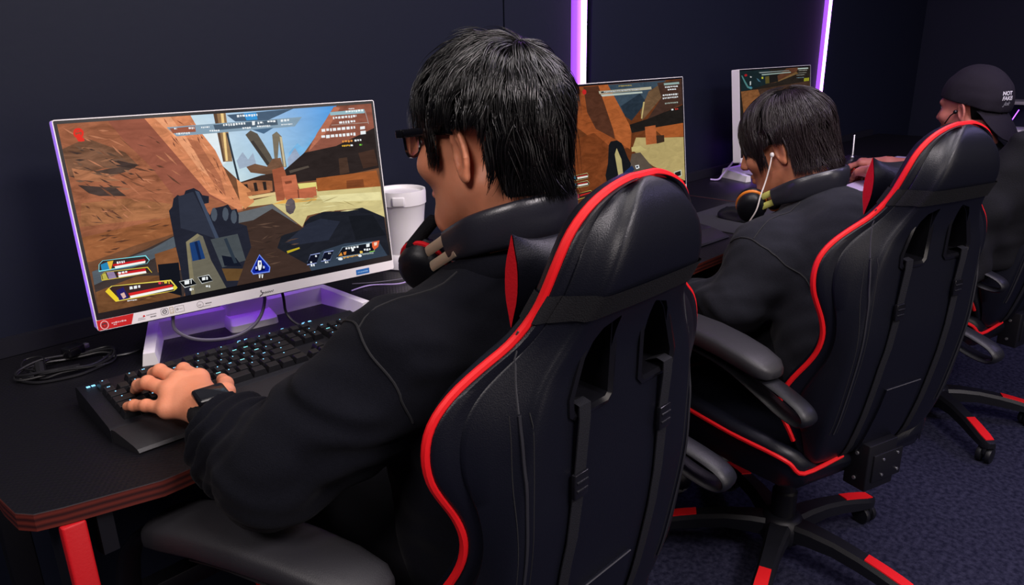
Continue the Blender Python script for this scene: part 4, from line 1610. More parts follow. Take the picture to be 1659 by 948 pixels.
make_monitor(SCREEN_1, 'large white-framed screen in front of the nearest player, showing a desert shooter scene', (0.6033, 1.2235, DZ), -0.1418, 1.0)
make_monitor(SCREEN_2, 'second white-framed screen, partly hidden behind the nearest red-piped chair back', (1.7112, 1.1925, DZ), -0.0254, 0.85)
make_monitor(SCREEN_3, 'third white-framed screen, behind the hair of the middle player', (2.83, 1.2983, DZ), -0.0518, 0.8, marks=False)


# ------------------------------------------------------------------ keyboards
def key_mesh(w, lit):
    b = MB()
    u = .01905
    x0, x1 = .0008, w * u - .0008
    y0, y1 = .0008, u - .0008
    t = .0026
    z0, z1 = .0, .0105
    prof = [[(x0, y0, z0), (x1, y0, z0), (x1, y1, z0), (x0, y1, z0)],
            [(x0 + .0004, y0 + .0003, z0 + .003), (x1 - .0004, y0 + .0003, z0 + .003), (x1 - .0004, y1 - .0004, z0 + .003), (x0 + .0004, y1 - .0004, z0 + .003)],
            [(x0 + t, y0 + .0016, z1 - .0006), (x1 - t, y0 + .0016, z1 - .0006), (x1 - t, y1 - .0032, z1 + .0008), (x0 + t, y1 - .0032, z1 + .0008)],
            [(x0 + t + .0007, y0 + .0024, z1 - .0003), (x1 - t - .0007, y0 + .0024, z1 - .0003), (x1 - t - .0007, y1 - .004, z1 + .0007), (x0 + t + .0007, y1 - .004, z1 + .0007)]]
    b.loft(prof, 'key_plastic')
    if lit:
        cx = (x0 + x1) / 2
        yb, yt = y1 - .0070, y1 - .0046
        zb, zt = z1 + .00035, z1 + .0008
        for k in range(lit):
            xa = cx - .0022 + k * .0024
            b.add([(xa, yb, zb), (xa + .0018, yb, zb), (xa + .0018, yt, zt), (xa, yt, zt)], [(0, 1, 2, 3)], 'legend' if lit < 3 else 'legend_cyan')
    me = b.build('key', None, smooth=None)
    return me


def key_rows():
    nav = [(15.25, 1), (16.25, 1), (17.25, 1)]
    rows = []
    rows.append((5.25, [(0, 1)] + [(2 + i, 1) for i in range(4)] + [(6.5 + i, 1) for i in range(4)] + [(11 + i, 1) for i in range(4)] + nav))
    rows.append((4, [(i, 1) for i in range(13)] + [(13, 2)] + nav + [(18.5, 1), (19.5, 1), (20.5, 1), (21.5, 1)]))
    rows.append((3, [(0, 1.5)] + [(1.5 + i, 1) for i in range(12)] + [(13.5, 1.5)] + nav + [(18.5, 1), (19.5, 1), (20.5, 1), (21.5, 1)]))
    rows.append((2, [(0, 1.75)] + [(1.75 + i, 1) for i in range(11)] + [(12.75, 2.25)] + [(18.5, 1), (19.5, 1), (20.5, 1)]))
    rows.append((1, [(0, 2.25)] + [(2.25 + i, 1) for i in range(10)] + [(12.25, 2.75), (16.25, 1)] + [(18.5, 1), (19.5, 1), (20.5, 1), (21.5, 1)]))
    rows.append((0, [(0, 1.25), (1.25, 1.25), (2.5, 1.25), (3.75, 6.25), (10, 1.25), (11.25, 1.25), (12.5, 1.25), (13.75, 1.25), (15.25, 1), (16.25, 1), (17.25, 1)] + [(18.5, 2), (20.5, 1)]))
    return rows


def make_keyboard(label, loc, rz, lit=True):
    t = thing('keyboard', label, 'keyboard', loc, rz)
    L, Dp = .470, .158
    b = MB()
    M = Matrix(((0, 0, 1, 0), (1, 0, 0, 0), (0, 1, 0, 0), (0, 0, 0, 1)))   # profile (y, z) along x
    b.prism([(0, 0), (Dp, 0), (Dp + .002, .012), (Dp - .002, .030), (Dp - .012, .033), (.006, .0205), (0, .018)], 0, L, 'black_plastic', M)
    b.build('case', t, smooth=25)
    w = MB()
    w.prism([(-.060, 0), (-.001, 0), (-.001, .0195), (-.010, .0195), (-.048, .0105), (-.058, .007), (-.062, .003)], .001, L - .001, 'rest_plastic', M)
    w.v = [(x - y * .22 if x < .01 else x + y * .15, y, z) for x, y, z in w.v]
    w.build('wrist_rest', t, smooth=25)
    if lit:
        for x, y, z, w_ in [(.011, Dp - .022, .0312, .005), (.018, Dp - .022, .0312, .005)] + [(q, Dp - .012, .0318, .004) for q in (.250, .262, .330, .372, .384)]:
            tag(MB().box((x, y, z), (x + .005, y + w_, z + .0015), 'legend', 0).build('indicator_light', t, smooth=None), 'small blue indicator light')
    cache = {}
    slope = math.atan2(.033 - .0205, Dp - .018)
    ox, oy = .022, .012
    n = 0
    rest = []
    rd = random.Random(7)
    for ry, keys in key_rows():
        for kx, kw in keys:
            li = 0
            if lit:
                li = rd.choice([0, 1, 1, 2, 1, 3]) if kw < 1.4 and ry > .5 else (1 if ry > .5 else 0)
            y = oy + ry * .01905
            z = .0200 + (y - .006) * math.tan(slope)
            key = (kw, li)
            if n < 100 and kx < 21:
                if key not in cache:
                    o = key_mesh(kw, li)
                    o.parent = t
                    cache[key] = o
                else:
                    o = cache[key].copy()
                    COL.objects.link(o)
                o.location = (ox + kx * .01905, y, z)
                o.rotation_euler = (slope, 0, 0)
                n += 1
            else:
                rest.append((kw, ox + kx * .01905, y, z))
    if rest:
        b = MB()
        for kw, x, y, z in rest:
            b.box((x + .001, y + .001, z), (x + kw * .01905 - .001, y + .0175, z + .010), 'key_plastic', .002)
        o = b.build('number_keys', t)
        o['kind'] = 'stuff'
    return t


make_keyboard('black keyboard with blue-lit keys and a wide wrist rest, under the bare hand', (0.262, 1.022, DZ), -0.036)
make_keyboard('black keyboard with dim keys on the middle player\'s desk, beside the mouse', (1.354, 1.022, DZ), -0.035, lit=False)


# ------------------------------------------------------------------ small things on the desks
def cable(name, pts, r, m, label, n=8, cat='cable', group=None):
    b = MB()
    b.tube(catmull(pts, n), r, m, 8)
    return tag(b.build(name), label, cat, group)


# coil of cable left of the large screen
rd = random.Random(11)
t = thing('cable_coil', 'tangled coil of black cable lying on the desk left of the keyboard', 'cable', (0.305, 1.345, DZ))
b = MB()
pts = []
for k in range(44):
    a = .55 * k
    rr = .058 + .012 * math.sin(k * .83)
    pts.append((rr * 1.15 * math.cos(a) + rd.uniform(-.004, .004), rr * .62 * math.sin(a) + rd.uniform(-.004, .004), .004 + .010 * (k / 44) + .003 * math.sin(k * 1.7)))
b.tube(catmull(pts, 4), .0022, 'cable_black', 6)
b.tube(catmull([(-.05, .0, .012), (-.062, .03, .012), (-.05, .058, .014), (-.03, .05, .016), (-.03, .02, .016), (-.045, -.004, .012)], 6), .0014, 'cable_black', 6)
b.tube(catmull([(.05, -.01, .006), (.09, -.02, .004), (.13, .0, .003), (.17, .05, .003)], 6), .0022, 'cable_black', 6)
b.tube(catmull([(-.055, -.01, .006), (-.075, .0, .004), (-.055, -.035, .003), (.0, -.05, .003), (.05, -.035, .004)], 6), .0022, 'cable_black', 6)
b.build('cord', t)
MB().box((.012, .012, .010), (.045, .034, .026), 'gloss_black', .004, Matrix.Rotation(.4, 4, 'Z')).box((.045, .018, .013), (.058, .028, .021), 'silver', .002, Matrix.Rotation(.4, 4, 'Z')).build('plug', t)
MB().tube([(-.045, -.010, .006), (-.040, .012, .016)], .008, 'cable_black', 8).build('tie', t)

mx, my = 0.6033, 1.2235
cable('monitor_cable', [(mx - .142, my + .045, .835), (mx - .150, my + .035, .80), (mx - .120, my + .02, .775), (mx - .06, my + .015, .763), (mx - .01, my + .02, .775), (mx + .02, my + .035, .81), (mx + .02, my + .05, .86)], .0032, 'cable_grey',
      'grey cable sagging in a loop below the large screen')
cable('monitor_cable', [(mx + .055, my + .05, .86), (mx + .055, my + .03, .81), (mx + .056, my + .026, .775), (mx + .065, my + .0, .755), (mx + .09, my - .03, .753)], .0028, 'cable_black',
      'black cable dropping from the large screen to the back of the keyboard')
cable('desk_wire', [(0.86, 1.33, .7525), (0.91, 1.33, .753), (0.96, 1.29, .753), (1.0, 1.30, .753), (1.04, 1.34, .753)], .0016, 'lilac_cord', 'thin pale wire on the desk right of the large screen')
cable('desk_wire', [(0.89, 1.37, .7525), (0.93, 1.34, .753), (0.99, 1.315, .753), (1.05, 1.32, .753)], .0014, 'cable_grey', 'thin grey wire on the desk behind the pale wire')
cable('monitor_cable', [(2.70, 1.38, .86), (2.66, 1.39, .82), (2.60, 1.40, .775), (2.575, 1.405, .757), (2.56, 1.43, .756)], .0035, 'lilac_cord', 'purple-lit cable slanting down behind the third screen')  # the purple light on it is put into the cord colour
for i, (xa, xb) in enumerate(((2.10, 2.02), (1.98, 2.12))):
    cable('hanging_cable', [(xa, 1.05, .727), (xa + .01, 1.06, .62), ((xa + xb) / 2, 1.08, .52), (xb, 1.09, .44), (xb - .01, 1.1, .405)], .0025, 'cable_grey',
          ['thin cable hanging under the second desk, curving left', 'thin cable hanging under the second desk, crossing the other one'][i])

# white lidded pitcher behind the large screen
t = thing('pitcher', 'white lidded plastic pitcher behind the large screen, below the nearest chin', 'pitcher', (1.075, 1.415, DZ), 2.4)
MB().lathe([(.058, 0), (.062, .003), (.062, .018), (.057, .030), (.051, .036), (.051, .10), (.0565, .150), (.0575, .152)], 'white_plastic', 36).build('body', t)
b = MB()
b.lathe([(.0575, .152), (.0595, .153), (.0600, .18), (.0590, .186), (.055, .185), (.052, .178), (.0, .177)], 'white_plastic', 36)
b.build('lid', t)
MB().box((-.014, .055, .155), (.016, .064, .176), 'white_plastic', .004).build('spout_flap', t)
MB().tube(catmull([(.054, -.02, .13), (.085, -.03, .125), (.092, -.03, .08), (.075, -.028, .035), (.052, -.02, .03)], 6), .007, 'white_plastic', 8).build('handle', t)


def make_mouse(label, loc, rz):
    t = thing('mouse', label, 'mouse', loc, rz)
    F = Field((-.04, -.07, -.005), (.04, .07, .05), .0018)
    F.add(F.ell((0, -.01, .006), (.033, .062, .034)))
    F.add(F.ell((0, .035, .008), (.029, .032, .020)), .015)
    F.sub(F.ell((-.052, .0, .016), (.026, .05, .02)), .008)
    F.sub(F.ell((.052, .0, .016), (.026, .05, .02)), .008)
    F.cut(-F.Z, 0)
    P, Q = F.mesh()
    np_mesh('shell', [(P, Q, 'black_plastic')], t)
    MB().lathe([(.0, -.003), (.009, -.003), (.010, 0), (.009, .003), (0, .003)], 'cable_black', 14, Matrix.Translation((0, .038, .024)) @ Matrix.Rotation(PI / 2, 4, 'Y')).build('scroll_wheel', t)
    return t


b = MB().box((1.86, .893, DZ), (2.22, 1.17, DZ + .003), 'mouse_pad', .0015)
tag(b.build('mouse_pad'), 'dark cloth mouse pad on the middle player\'s desk', 'mouse pad')
make_mouse('black mouse on the pad in front of the middle player', (2.02, 1.03, DZ + .003), -.15)

# on the third desk
t = thing('headset_box', 'black box with a thin silver rod on the third desk', 'device', (3.22, 1.16, DZ))
MB().box((-.10, -.045, 0), (.12, .05, .032), 'black_plastic', .008).build('body', t)
MB().tube([(.02, .0, .03), (.024, .0, .05), (.045, .01, .125)], .0045, 'silver', 8).ball((.02, 0, .036), .009, 'silver', 6).build('rod', t)
tag(MB().box((-.10, -.049, .003), (.06, -.045, .009), 'red_led', .001).build('light_bar', t), 'red glowing bar')
b = MB().box((2.70, .905, DZ), (2.90, 1.00, DZ + .004), 'paper_lilac', .001)
tag(b.build('notepad'), 'pale lilac pad of paper near the edge of the third desk', 'paper')
b = MB().box((3.5, 1.02, DZ), (3.62, 1.10, DZ + .004), 'paper_lilac', .001)
tag(b.build('notepad'), 'small pink lilac pad at the far end of the desks, past the pillow corner', 'paper')
# ------------------------------------------------------------------ gaming chair
# local frame: origin on the floor under the gas column, +Y the way the chair faces
BACK_Y, BACK_Z, RECL = -0.27, 0.60, 0.032
#        v      w     p      b      rw
BACK = [(0.522, 0.02, -0.006, -0.014, 0.007), (0.516, 0.048, -0.004, -0.022, 0.028), (0.502, 0.082, -0.002, -0.032, 0.05), (0.478, 0.109, 0.002, -0.04, 0.075), (0.448, 0.125, 0.006, -0.042, 0.092), (0.415, 0.135, 0.014, -0.036, 0.102), (0.39, 0.144, 0.022, -0.022, 0.108), (0.362, 0.166, 0.034, -0.01, 0.121), (0.34, 0.199, 0.046, -0.004, 0.136), (0.318, 0.233, 0.054, 0, 0.152), (0.292, 0.256, 0.059, 0, 0.166), (0.262, 0.264, 0.06, 0, 0.175), (0.23, 0.259, 0.06, 0, 0.179), (0.2, 0.243, 0.06, 0, 0.184), (0.17, 0.225, 0.06, 0, 0.188), (0.135, 0.212, 0.06, 0, 0.192), (0.1, 0.209, 0.066, 0, 0.196), (0.065, 0.214, 0.08, 0, 0.199), (0.025, 0.226, 0.102, 0, 0.202), (-0.015, 0.234, 0.118, 0, 0.205), (-0.055, 0.232, 0.12, 0, 0.206), (-0.095, 0.22, 0.1, 0.002, 0.202), (-0.13, 0.206, 0.07, 0.004, 0.194), (-0.157, 0.194, 0.042, 0.01, 0.184), (-0.172, 0.186, 0.026, 0.018, 0.174)]


BACK = [(r[0], r[1], r[2] + .02, r[3], min(.196, r[1] - .004)) if r[0] < -.11 else r for r in BACK]
BACK = [(r[0], r[1], r[2], r[3] + .042 * min(1, max(0, (.13 - r[0]) / .28)) ** 1.3, r[4]) for r in BACK]      # the foot of the back curves forward
BACK = [(r[0], r[1], max(r[2], r[3] + .035), r[3], r[4]) if r[0] < -.05 else r for r in BACK]
_R = catmull(BACK, 3)
BACK = [tuple(r) for r in _R]
for _i, _k in ((1, .957), (4, .957)):
    BACK = [r[:_i] + (r[_i] * _k,) + r[_i + 1:] for r in BACK]


def back_params(v):
    vs = [r[0] for r in BACK][::-1]
    return [float(np.interp(v, vs, [r[i] for r in BACK][::-1])) for i in range(1, 5)]


def back_point(u, v, fw):
    """u across, v up, fw forward of the flat rear face -> chair coordinates"""
    return (u, BACK_Y + fw * math.cos(RECL) - v * math.sin(RECL), BACK_Z + v * math.cos(RECL) + fw * math.sin(RECL))


def back_half(v):
    """half section from the front centre round the edge to the rear centre, as (u, fw)"""
    w, p, b, rw = back_params(v)
    th = .085 - .035 * min(1, max(0, (v - .27) / .12))
    fc = b + th + .01
    kf = min(1, max(0, (v - .30) / .10))
    fc = fc * (1 - kf) + (p + .020) * kf
    fr = max(p + .012, (b + .045) * (1 - kf) + kf * (p + .010))
    k = min(1.0, w / .1)
    pts = [(0, fc), (w * .35, fc), (w * .62, fc + (fr - fc) * .25 + .004 * k), (w * .82, fc + (fr - fc) * .75 + .010 * k), (w * .94, fr + .006 * k), (w * .992, p + .006), (w, p - .001)]
    e = (w * .6 + rw * .4, p * .55 + b * .45 + .004)
    pts += [(w * .985, p - .010), ((w * .9 + e[0]) / 2, (p - .012 + e[1]) / 2), e, (rw * .985, b + .014), (rw * .93, b + .004), (rw * .80, b + .0005), (rw * .5, b), (rw * .2, b), (0, b)]
    return [tuple(q) for q in catmull([(u, f) for u, f in pts], 2)]


def rear_fw(u, v):
    """fw of the rear surface at (u, v)"""
    h = back_half(v)[12:]
    us = [q[0] for q in h][::-1]
    fs = [q[1] for q in h][::-1]
    return float(np.interp(abs(u), us, fs))


SLOT = [(.023, .374), (.030, .384), (.066, .373), (.080, .356), (.104, .290), (.102, .268), (.094, .262), (.034, .262), (.024, .272)]


def offset_poly(poly, d):
    n = len(poly)
    ar = sum(poly[i][0] * poly[(i + 1) % n][1] - poly[(i + 1) % n][0] * poly[i][1] for i in range(n))
    sg = 1 if ar > 0 else -1
    out = []
    for i in range(n):
        a, b, c = (Vector(poly[i - 1]), Vector(poly[i]), Vector(poly[(i + 1) % n]))
        n1 = Vector((-(b - a).y, (b - a).x)).normalized() * sg
        n2 = Vector((-(c - b).y, (c - b).x)).normalized() * sg
        m = (n1 + n2)
        m = m / max(.35, m.length_squared / 2) / 1.0
        out.append((b.x + m.x * d * 1.0, b.y + m.y * d))
    return out


def make_chair():
    t = thing('gaming_chair', '', 'chair', group='black and red gaming chairs')
    # --- backrest
    vs = []
    for i in range(len(BACK) - 1):
        a, b = BACK[i][0], BACK[i + 1][0]
        n = 1
        vs += [a + (b - a) * k / n for k in range(n)]
    vs.append(BACK[-1][0])
    tab = {v: back_half(v) for v in vs}
    sm = {}
    for i, v in enumerate(vs):      # soften the table between rows
        a, c = tab[vs[max(0, i - 1)]], tab[vs[min(len(vs) - 1, i + 1)]]
        sm[v] = [tuple((a[k][j] + 2 * tab[v][k][j] + c[k][j]) / 4 for j in (0, 1)) for k in range(len(a))] if 0 < i < len(vs) - 1 else tab[v]
    rings = []
    for v in vs:
        h = sm[v]
        full = h + [(-u, f) for u, f in h[-2:0:-1]]
        rings.append([back_point(u, v, f) for u, f in full])
    b = MB().loft(rings, 'leather')
    tmp = b.build('tmp', None)
    cutters = []
    for s in (-1, 1):
        c = MB()
        poly = [(s * u, v) for u, v in offset_poly(SLOT, .009)]
        M = Matrix(((1, 0, 0, 0), (0, -math.sin(RECL), math.cos(RECL), BACK_Y), (0, math.cos(RECL), math.sin(RECL), BACK_Z), (0, 0, 0, 1)))
        c.prism(poly, -.2, .3, 'gloss_black', M)
        cutters.append(c.build('tmp_cut', None, smooth=None))
    for c in cutters:
        md = tmp.modifiers.new('b', 'BOOLEAN')
        md.object = c
        md.operation = 'DIFFERENCE'
        md.solver = 'EXACT'
    dg = bpy.context.evaluated_depsgraph_get()
    me = bpy.data.meshes.new_from_object(tmp.evaluated_get(dg))
    for o in cutters + [tmp]:
        bpy.data.objects.remove(o)
    me.materials.clear()
    me.materials.append(MATS['leather'])
    me.polygons.foreach_set('material_index', [0] * len(me.polygons))
    me.polygons.foreach_set('use_smooth', [True] * len(me.polygons))
    me.set_sharp_from_angle(angle=math.radians(50))
    back = bpy.data.objects.new('backrest', me)
    COL.objects.link(back)
    back.parent = t
    # piping all round the edge
    right = [(sm[v][12][0] + .002, v, sm[v][12][1]) for v in vs]
    path = [back_point(-u, v, f) for u, v, f in right[::-1] if v > -.125] + [back_point(u, v, f) for u, v, f in right if v > -.05]
    pb = MB()
    pb.tube(path, .0052, 'red_piping', 8)
    tag(pb.build('piping', back), 'red piping')
    # slot frames
    for s in (-1, 1):
        fm = MB()
        o1 = [(s * u, v) for u, v in SLOT]
        i1 = [(s * u, v) for u, v in offset_poly(SLOT, .010)]
        i2 = [(s * u, v) for u, v in offset_poly(SLOT, .0125)]
        n = len(o1)
        rg = [[back_point(u, v, -.0005 + .003) for u, v in o1], [back_point(u, v, -.003) for u, v in o1], [back_point(u, v, -.0048) for u, v in [((a[0] + c[0]) / 2, (a[1] + c[1]) / 2) for a, c in zip(o1, i1)]],
              [back_point(u, v, -.0015) for u, v in i1], [back_point(u, v, .004) for u, v in i1], [back_point(u, v, .075) for u, v in i2]]
        fm.loft(rg, 'gloss_black', cap=False)
        fm.build('belt_guide', back, smooth=28)
    # seams and zips on the bolsters
    for s in (-1, 1):
        z = MB()
        zp = [back_point(s * .163, v, rear_fw(.163, v) - .0008) for v in np.linspace(.288, -.085, 30)]
        z.tube(zp, .0022, 'zip', 5)
        for du in (-.010, .010):
            z.tube([back_point(s * (.163 + du), v, rear_fw(.163 + du, v) + .0002) for v in np.linspace(.29, -.085, 30)], .0008, 'stitch', 5)
        z.build('zipper', back)
        sb = MB()
        sb.tube([back_point(s * (.155 + .008 * math.sin(k / 12 * PI / 2)), v, rear_fw(.155 + .008 * math.sin(k / 12 * PI / 2), v) + .0002) for k, v in enumerate(np.linspace(.378, .29, 13))], .0013, 'seam_pale', 5)
        sb.build('seam', back)
    # band that holds the neck pillow
    def band(v0, v1, name, off, m):
        rg = []
        N = 4
        for vv in (v0, v1):
            h = sm_at(vv)
            full = h + [(-u, f) for u, f in h[-2:0:-1]]
            cu = 0
            ring = []
            for u, f in full:
                L = math.hypot(u, f - .03) + 1e-6
                ring.append((u + off * u / L, f + off * (f - .03) / L))
            rg.append((vv, ring))
        outer = [[back_point(u, vv, f) for u, f in ring] for vv, ring in rg]
        bb = MB()
        bb.loft(outer, m, cap=False)
        return bb.build(name, t, smooth=60)
    def sm_at(v):
        j = min(range(len(vs)), key=lambda i: abs(vs[i] - v))
        a = sm[vs[j]]
        k = j + 1 if v < vs[j] and j + 1 < len(vs) else max(0, j - 1)
        c = sm[vs[k]]
        tt = 0 if vs[k] == vs[j] else (v - vs[j]) / (vs[k] - vs[j])
        return [tuple(a[i][q] * (1 - tt) + c[i][q] * tt for q in (0, 1)) for i in range(len(a))]
    band(.415, .385, 'pillow_strap', .0035, 'strap_fabric')
    # neck pillow with red ends
    pl = MB()
    us = np.linspace(-.094, .094, 25)
    rg = []
    for u in us:
        e = abs(u) / .094
        hh = .041 + .006 * e ** 3
        th = .038 - .028 * e ** 3
        c_v, c_f = .400, .094
        ring = []
        for k in range(24):
            a = 2 * PI * k / 24
            ca, sa = math.cos(a), math.sin(a)
            pinch = 1 + .18 * e ** 4 * abs(sa) ** 8
            ring.append(back_point(u, c_v + hh * pinch * sa, c_f + th * ca * (1 - .55 * abs(sa) ** 3)))
        rg.append(ring)
    pl.loft(rg, 'leather', cap=False)
    pil = pl.build('neck_pillow', t, smooth=60)
    for s in (-1, 1):
        g = MB()
        ring = rg[0] if s < 0 else rg[-1]
        c = back_point(s * .090, .400, .094)
        o = [tuple(np.array(c) + (np.array(p) - np.array(c)) * .60 - np.array((s * .004, 0, 0))) for p in ring]
        o2 = [tuple(np.array(p) + np.array((s * .0015, 0, 0))) for p in ring]
        mid = [tuple((np.array(a) + np.array(b_)) / 2 + np.array((s * .0035, 0, 0))) for a, b_ in zip(o, o2)]
        g.loft([o2, mid, o], 'red_cloth', cap=True)
        tag(g.build('pillow_end', pil, smooth=60), 'red cloth end')
    # lumbar straps from the slots down the back
    for s in (-1, 1):
        sp = MB()
        def strip(pts, w, th, m):
            rings = []
            for u, v, f in pts:
                f += back_params(v)[2] if v < .2 else 0
                rings.append([back_point(u - w / 2, v, f), back_point(u + w / 2, v, f), back_point(u + w / 2, v, f - th), back_point(u - w / 2, v, f - th)])
            sp.loft(rings, m)
        bv = .178 if s < 0 else .200
        strip([(s * .082, .268, .03), (s * .082, .282, .004), (s * .082, .280, -.006), (s * .082, .262, -.007), (s * .083, bv + .012, -.004)], .0195, .0016, 'lumbar_fabric')
        strip([(s * .085, bv - .016, -.004), (s * .087, bv - .08, -.0025)] + [(s * .090, v_, -.0022) for v_ in (.06, .02, -.02, -.06, -.10, -.14, -.165)] + [(s * .092, -.180, .006)], .0195, .0016, 'lumbar_fabric')
        so = sp.build('lumbar_strap', t, smooth=30)
        k = MB()
        M = Matrix.Translation(back_point(s * .084, bv, -.007))
        k.box((-.0125, -.003, -.016), (.0125, .004, .016), 'gloss_black', .002, M)
        k.box((-.010, -.0045, .004), (.010, -.002, .007), 'black_plastic', .001, M)
        k.box((-.010, -.0045, -.007), (.010, -.002, -.004), 'black_plastic', .001, M)
        k.build('buckle', so)
    # panel low on the back
    fp = MB()
    pv = [(-.048, -.005), (.058, -.005), (.066, -.165), (-.056, -.165)]
    M = Matrix(((1, 0, 0, 0), (0, -math.sin(RECL), math.cos(RECL), BACK_Y), (0, math.cos(RECL), math.sin(RECL), BACK_Z), (0, 0, 0, 1)))
    rg = []
    for k in range(9):
        v_ = -.005 - .160 * k / 8
        ua, ub = -.048 - .001 * k, .058 + .001 * k
        b_ = back_params(v_)[2]
        rg.append([back_point(ua, v_, b_ - .005), back_point(ub, v_, b_ - .005), back_point(ub, v_, b_ + .012), back_point(ua, v_, b_ + .012)])
    fp.loft(rg, 'leather')
    b_ = back_params(-.005)[2]
    fp.tube([back_point(-.048, -.005, b_ - .0045), back_point(.058, -.005, b_ - .0045)], .0012, 'seam_pale', 5)
    fp.build('rear_flap', t, smooth=25)
    hp = MB()
    hp.box((-.045, BACK_Y + .03, .345), (.045, BACK_Y + .085, .455), 'black_metal', .003)
    hp.box((-.030, BACK_Y + .026, .365), (.062, BACK_Y + .032, .43), 'black_metal', .002)
    hinge = hp.build('hinge_box', t)
    sc = MB()
    for x, z in ((.0, .415), (.045, .42), (.0, .378), (.05, .378)):
        sc.lathe([(0, 0), (.0032, 0), (.003, .0018), (0, .002)], 'screw', 10, Matrix.Translation((x, BACK_Y + .026, z)) @ Matrix.Rotation(PI / 2, 4, 'X'))
    for z in (.368, .428):
        sc.lathe([(0, 0), (.0045, 0), (.004, .0025), (0, .003)], 'screw', 10, Matrix.Translation((-.045, BACK_Y + .058, z)) @ Matrix.Rotation(-PI / 2, 4, 'Y'))
    sc.build('screws', hinge)
    # --- seat
    st = MB()
    rg = []
    yy = [(-.200, .19, .435, .395), (-.187, .222, .462, .372), (-.155, .240, .474, .365), (-.05, .256, .476, .362), (.10, .262, .478, .362), (.20, .258, .480, .364), (.255, .246, .478, .368), (.285, .224, .466, .378), (.298, .19, .448, .398)]
    for y, w, zt, zb in yy:
        zc = zt - .028
        half = [(0, zc), (w * .5, zc), (w * .74, zc + .004), (w * .86, zt - .004), (w * .95, zt), (w * .995, zt - .010), (w, zt - .022), (w * .985, zt - .05), (w * .93, zb + .012), (w * .86, zb), (w * .4, zb), (0, zb)]
        full = half + [(-u, z) for u, z in half[-2:0:-1]]
        rg.append([(u, y, z) for u, z in full])
    seat = st.loft(rg, 'leather').build('seat', t, smooth=70)
    pp = MB()
    path = []
    for y, w, zt, zb in yy[::-1]:
        path.append((w + .001, y, zt - .020))
    left = [(-x, y, z) for x, y, z in path[::-1]]
    full = [(-.085, -.206, .430)] + left + [(-.1, .302, .436), (.1, .302, .436)] + [q for q in path if q[1] > -.06]
    pp.tube(catmull(full, 4), .0048, 'red_piping', 8)
    tag(pp.build('seat_piping', seat), 'red piping')
    MB().box((-.11, -.14, .335), (.11, .14, .368), 'black_metal', .006).build('tilt_plate', t)
    MB().tube([(.09, .02, .35), (.2, .02, .35), (.25, .02, .342)], .006, 'black_metal', 8).build('lever', t)
    # --- armrests
    for s in (-1, 1):
        u0 = s * .292
        ar = MB()
        path = [(.21, .372), (.255, .375), (.275, .410), (.268, .49), (.250, .575), (.212, .630), (.15, .655), (.04, .660), (-.08, .652), (-.18, .640), (-.255, .622), (-.278, .604), (-.266, .588), (-.225, .590), (-.15, .612), (-.07, .632), (.03, .638), (.10, .634)]
        pts = [(u0, y, z) for y, z in path]
        pts[0] = (s * .20, .20, .362)
        pts[1] = (s * .262, .240, .364)
        ar.tube(catmull(pts, 6), .010, 'black_plastic', 12, flat=(.62, 2.1), up=(1, 0, 0))
        arm = ar.build('armrest', t, smooth=60)
        pd = MB()
        rg = []
        for y, z, w, h in ((-.190, .658, .012, .008), (-.185, .660, .026, .013), (-.170, .664, .036, .018), (-.13, .671, .042, .020), (-.07, .677, .044, .021), (.00, .679, .045, .022), (.07, .676, .045, .022), (.13, .666, .042, .022), (.165, .655, .034, .020), (.180, .648, .020, .014), (.186, .645, .008, .008)):
            ring = []
            for k in range(20):
                a = 2 * PI * k / 20
                ca, sa = math.cos(a), math.sin(a)
                ring.append((u0 + w * math.copysign(abs(ca) ** .55, ca), y, z + h * math.copysign(abs(sa) ** .6, sa)))
            rg.append(ring)
        pd.loft(rg, 'leather_pad')
        pd.build('pad', arm, smooth=70)
        MB().lathe([(0, -.004), (.014, -.004), (.015, .002), (.012, .006), (0, .007)], 'screw', 16, Matrix.Translation((u0 + s * .008, .272, .47)) @ Matrix.Rotation(s * PI / 2, 4, 'Y')).build('bolt', arm)
    # --- column and base
    MB().lathe([(.0, .08), (.030, .08), (.030, .20), (.0255, .205), (.0255, .28), (.020, .285), (.020, .345), (0, .345)], 'black_plastic', 24).build('gas_column', t)
    hb = MB().lathe([(0, .055), (.050, .055), (.056, .07), (.056, .10), (.046, .118), (.036, .124), (0, .124)], 'black_plastic', 30).build('base_hub', t)
    for k in range(5):
        a = BASE_A + k * 2 * PI / 5
        R = Matrix.Rotation(a, 4, 'Z')
        lg = MB()
        rg = []
        for r, w, zt, zb in ((.030, .030, .114, .066), (.08, .026, .116, .074), (.14, .022, .113, .076), (.20, .0205, .104, .068), (.25, .022, .094, .060), (.29, .023, .084, .055), (.315, .020, .078, .054), (.328, .012, .073, .056)):
            rg.append([(r, -w, zb), (r, w, zb), (r, w, zt - .010), (r, w * .72, zt), (r, -w * .72, zt), (r, -w, zt - .010)])
        lg.loft(rg, 'black_plastic', M=R)
        leg = lg.build('base_leg', t, smooth=30)
        pd = MB()
        rg = []
        for r, w, z in ((.212, .0145, .1025), (.25, .0155, .0945), (.29, .0160, .0845), (.314, .0135, .0785)):
            rg.append([(r, -w, z - .004), (r, w, z - .004), (r, w * .93, z + .0022), (r, -w * .93, z + .0022)])
        pd.loft(rg, 'red_piping', M=R)
        tag(pd.build('foot_pad', leg, smooth=30), 'red pad on the end of the leg')
        cs = MB()
        Rc = R @ Matrix.Translation((.305, 0, 0)) @ Matrix.Rotation(.9 + k * 1.3, 4, 'Z')
        for s in (-1, 1):
            prof = [(0, 0), (.019, 0), (.025, .003), (.026, .010), (.024, .016), (0, .018)]
            cs.lathe(prof, 'black_plastic', 20, Rc @ Matrix.Translation((0, s * .004, .0262)) @ Matrix.Rotation(-s * PI / 2, 4, 'X'))
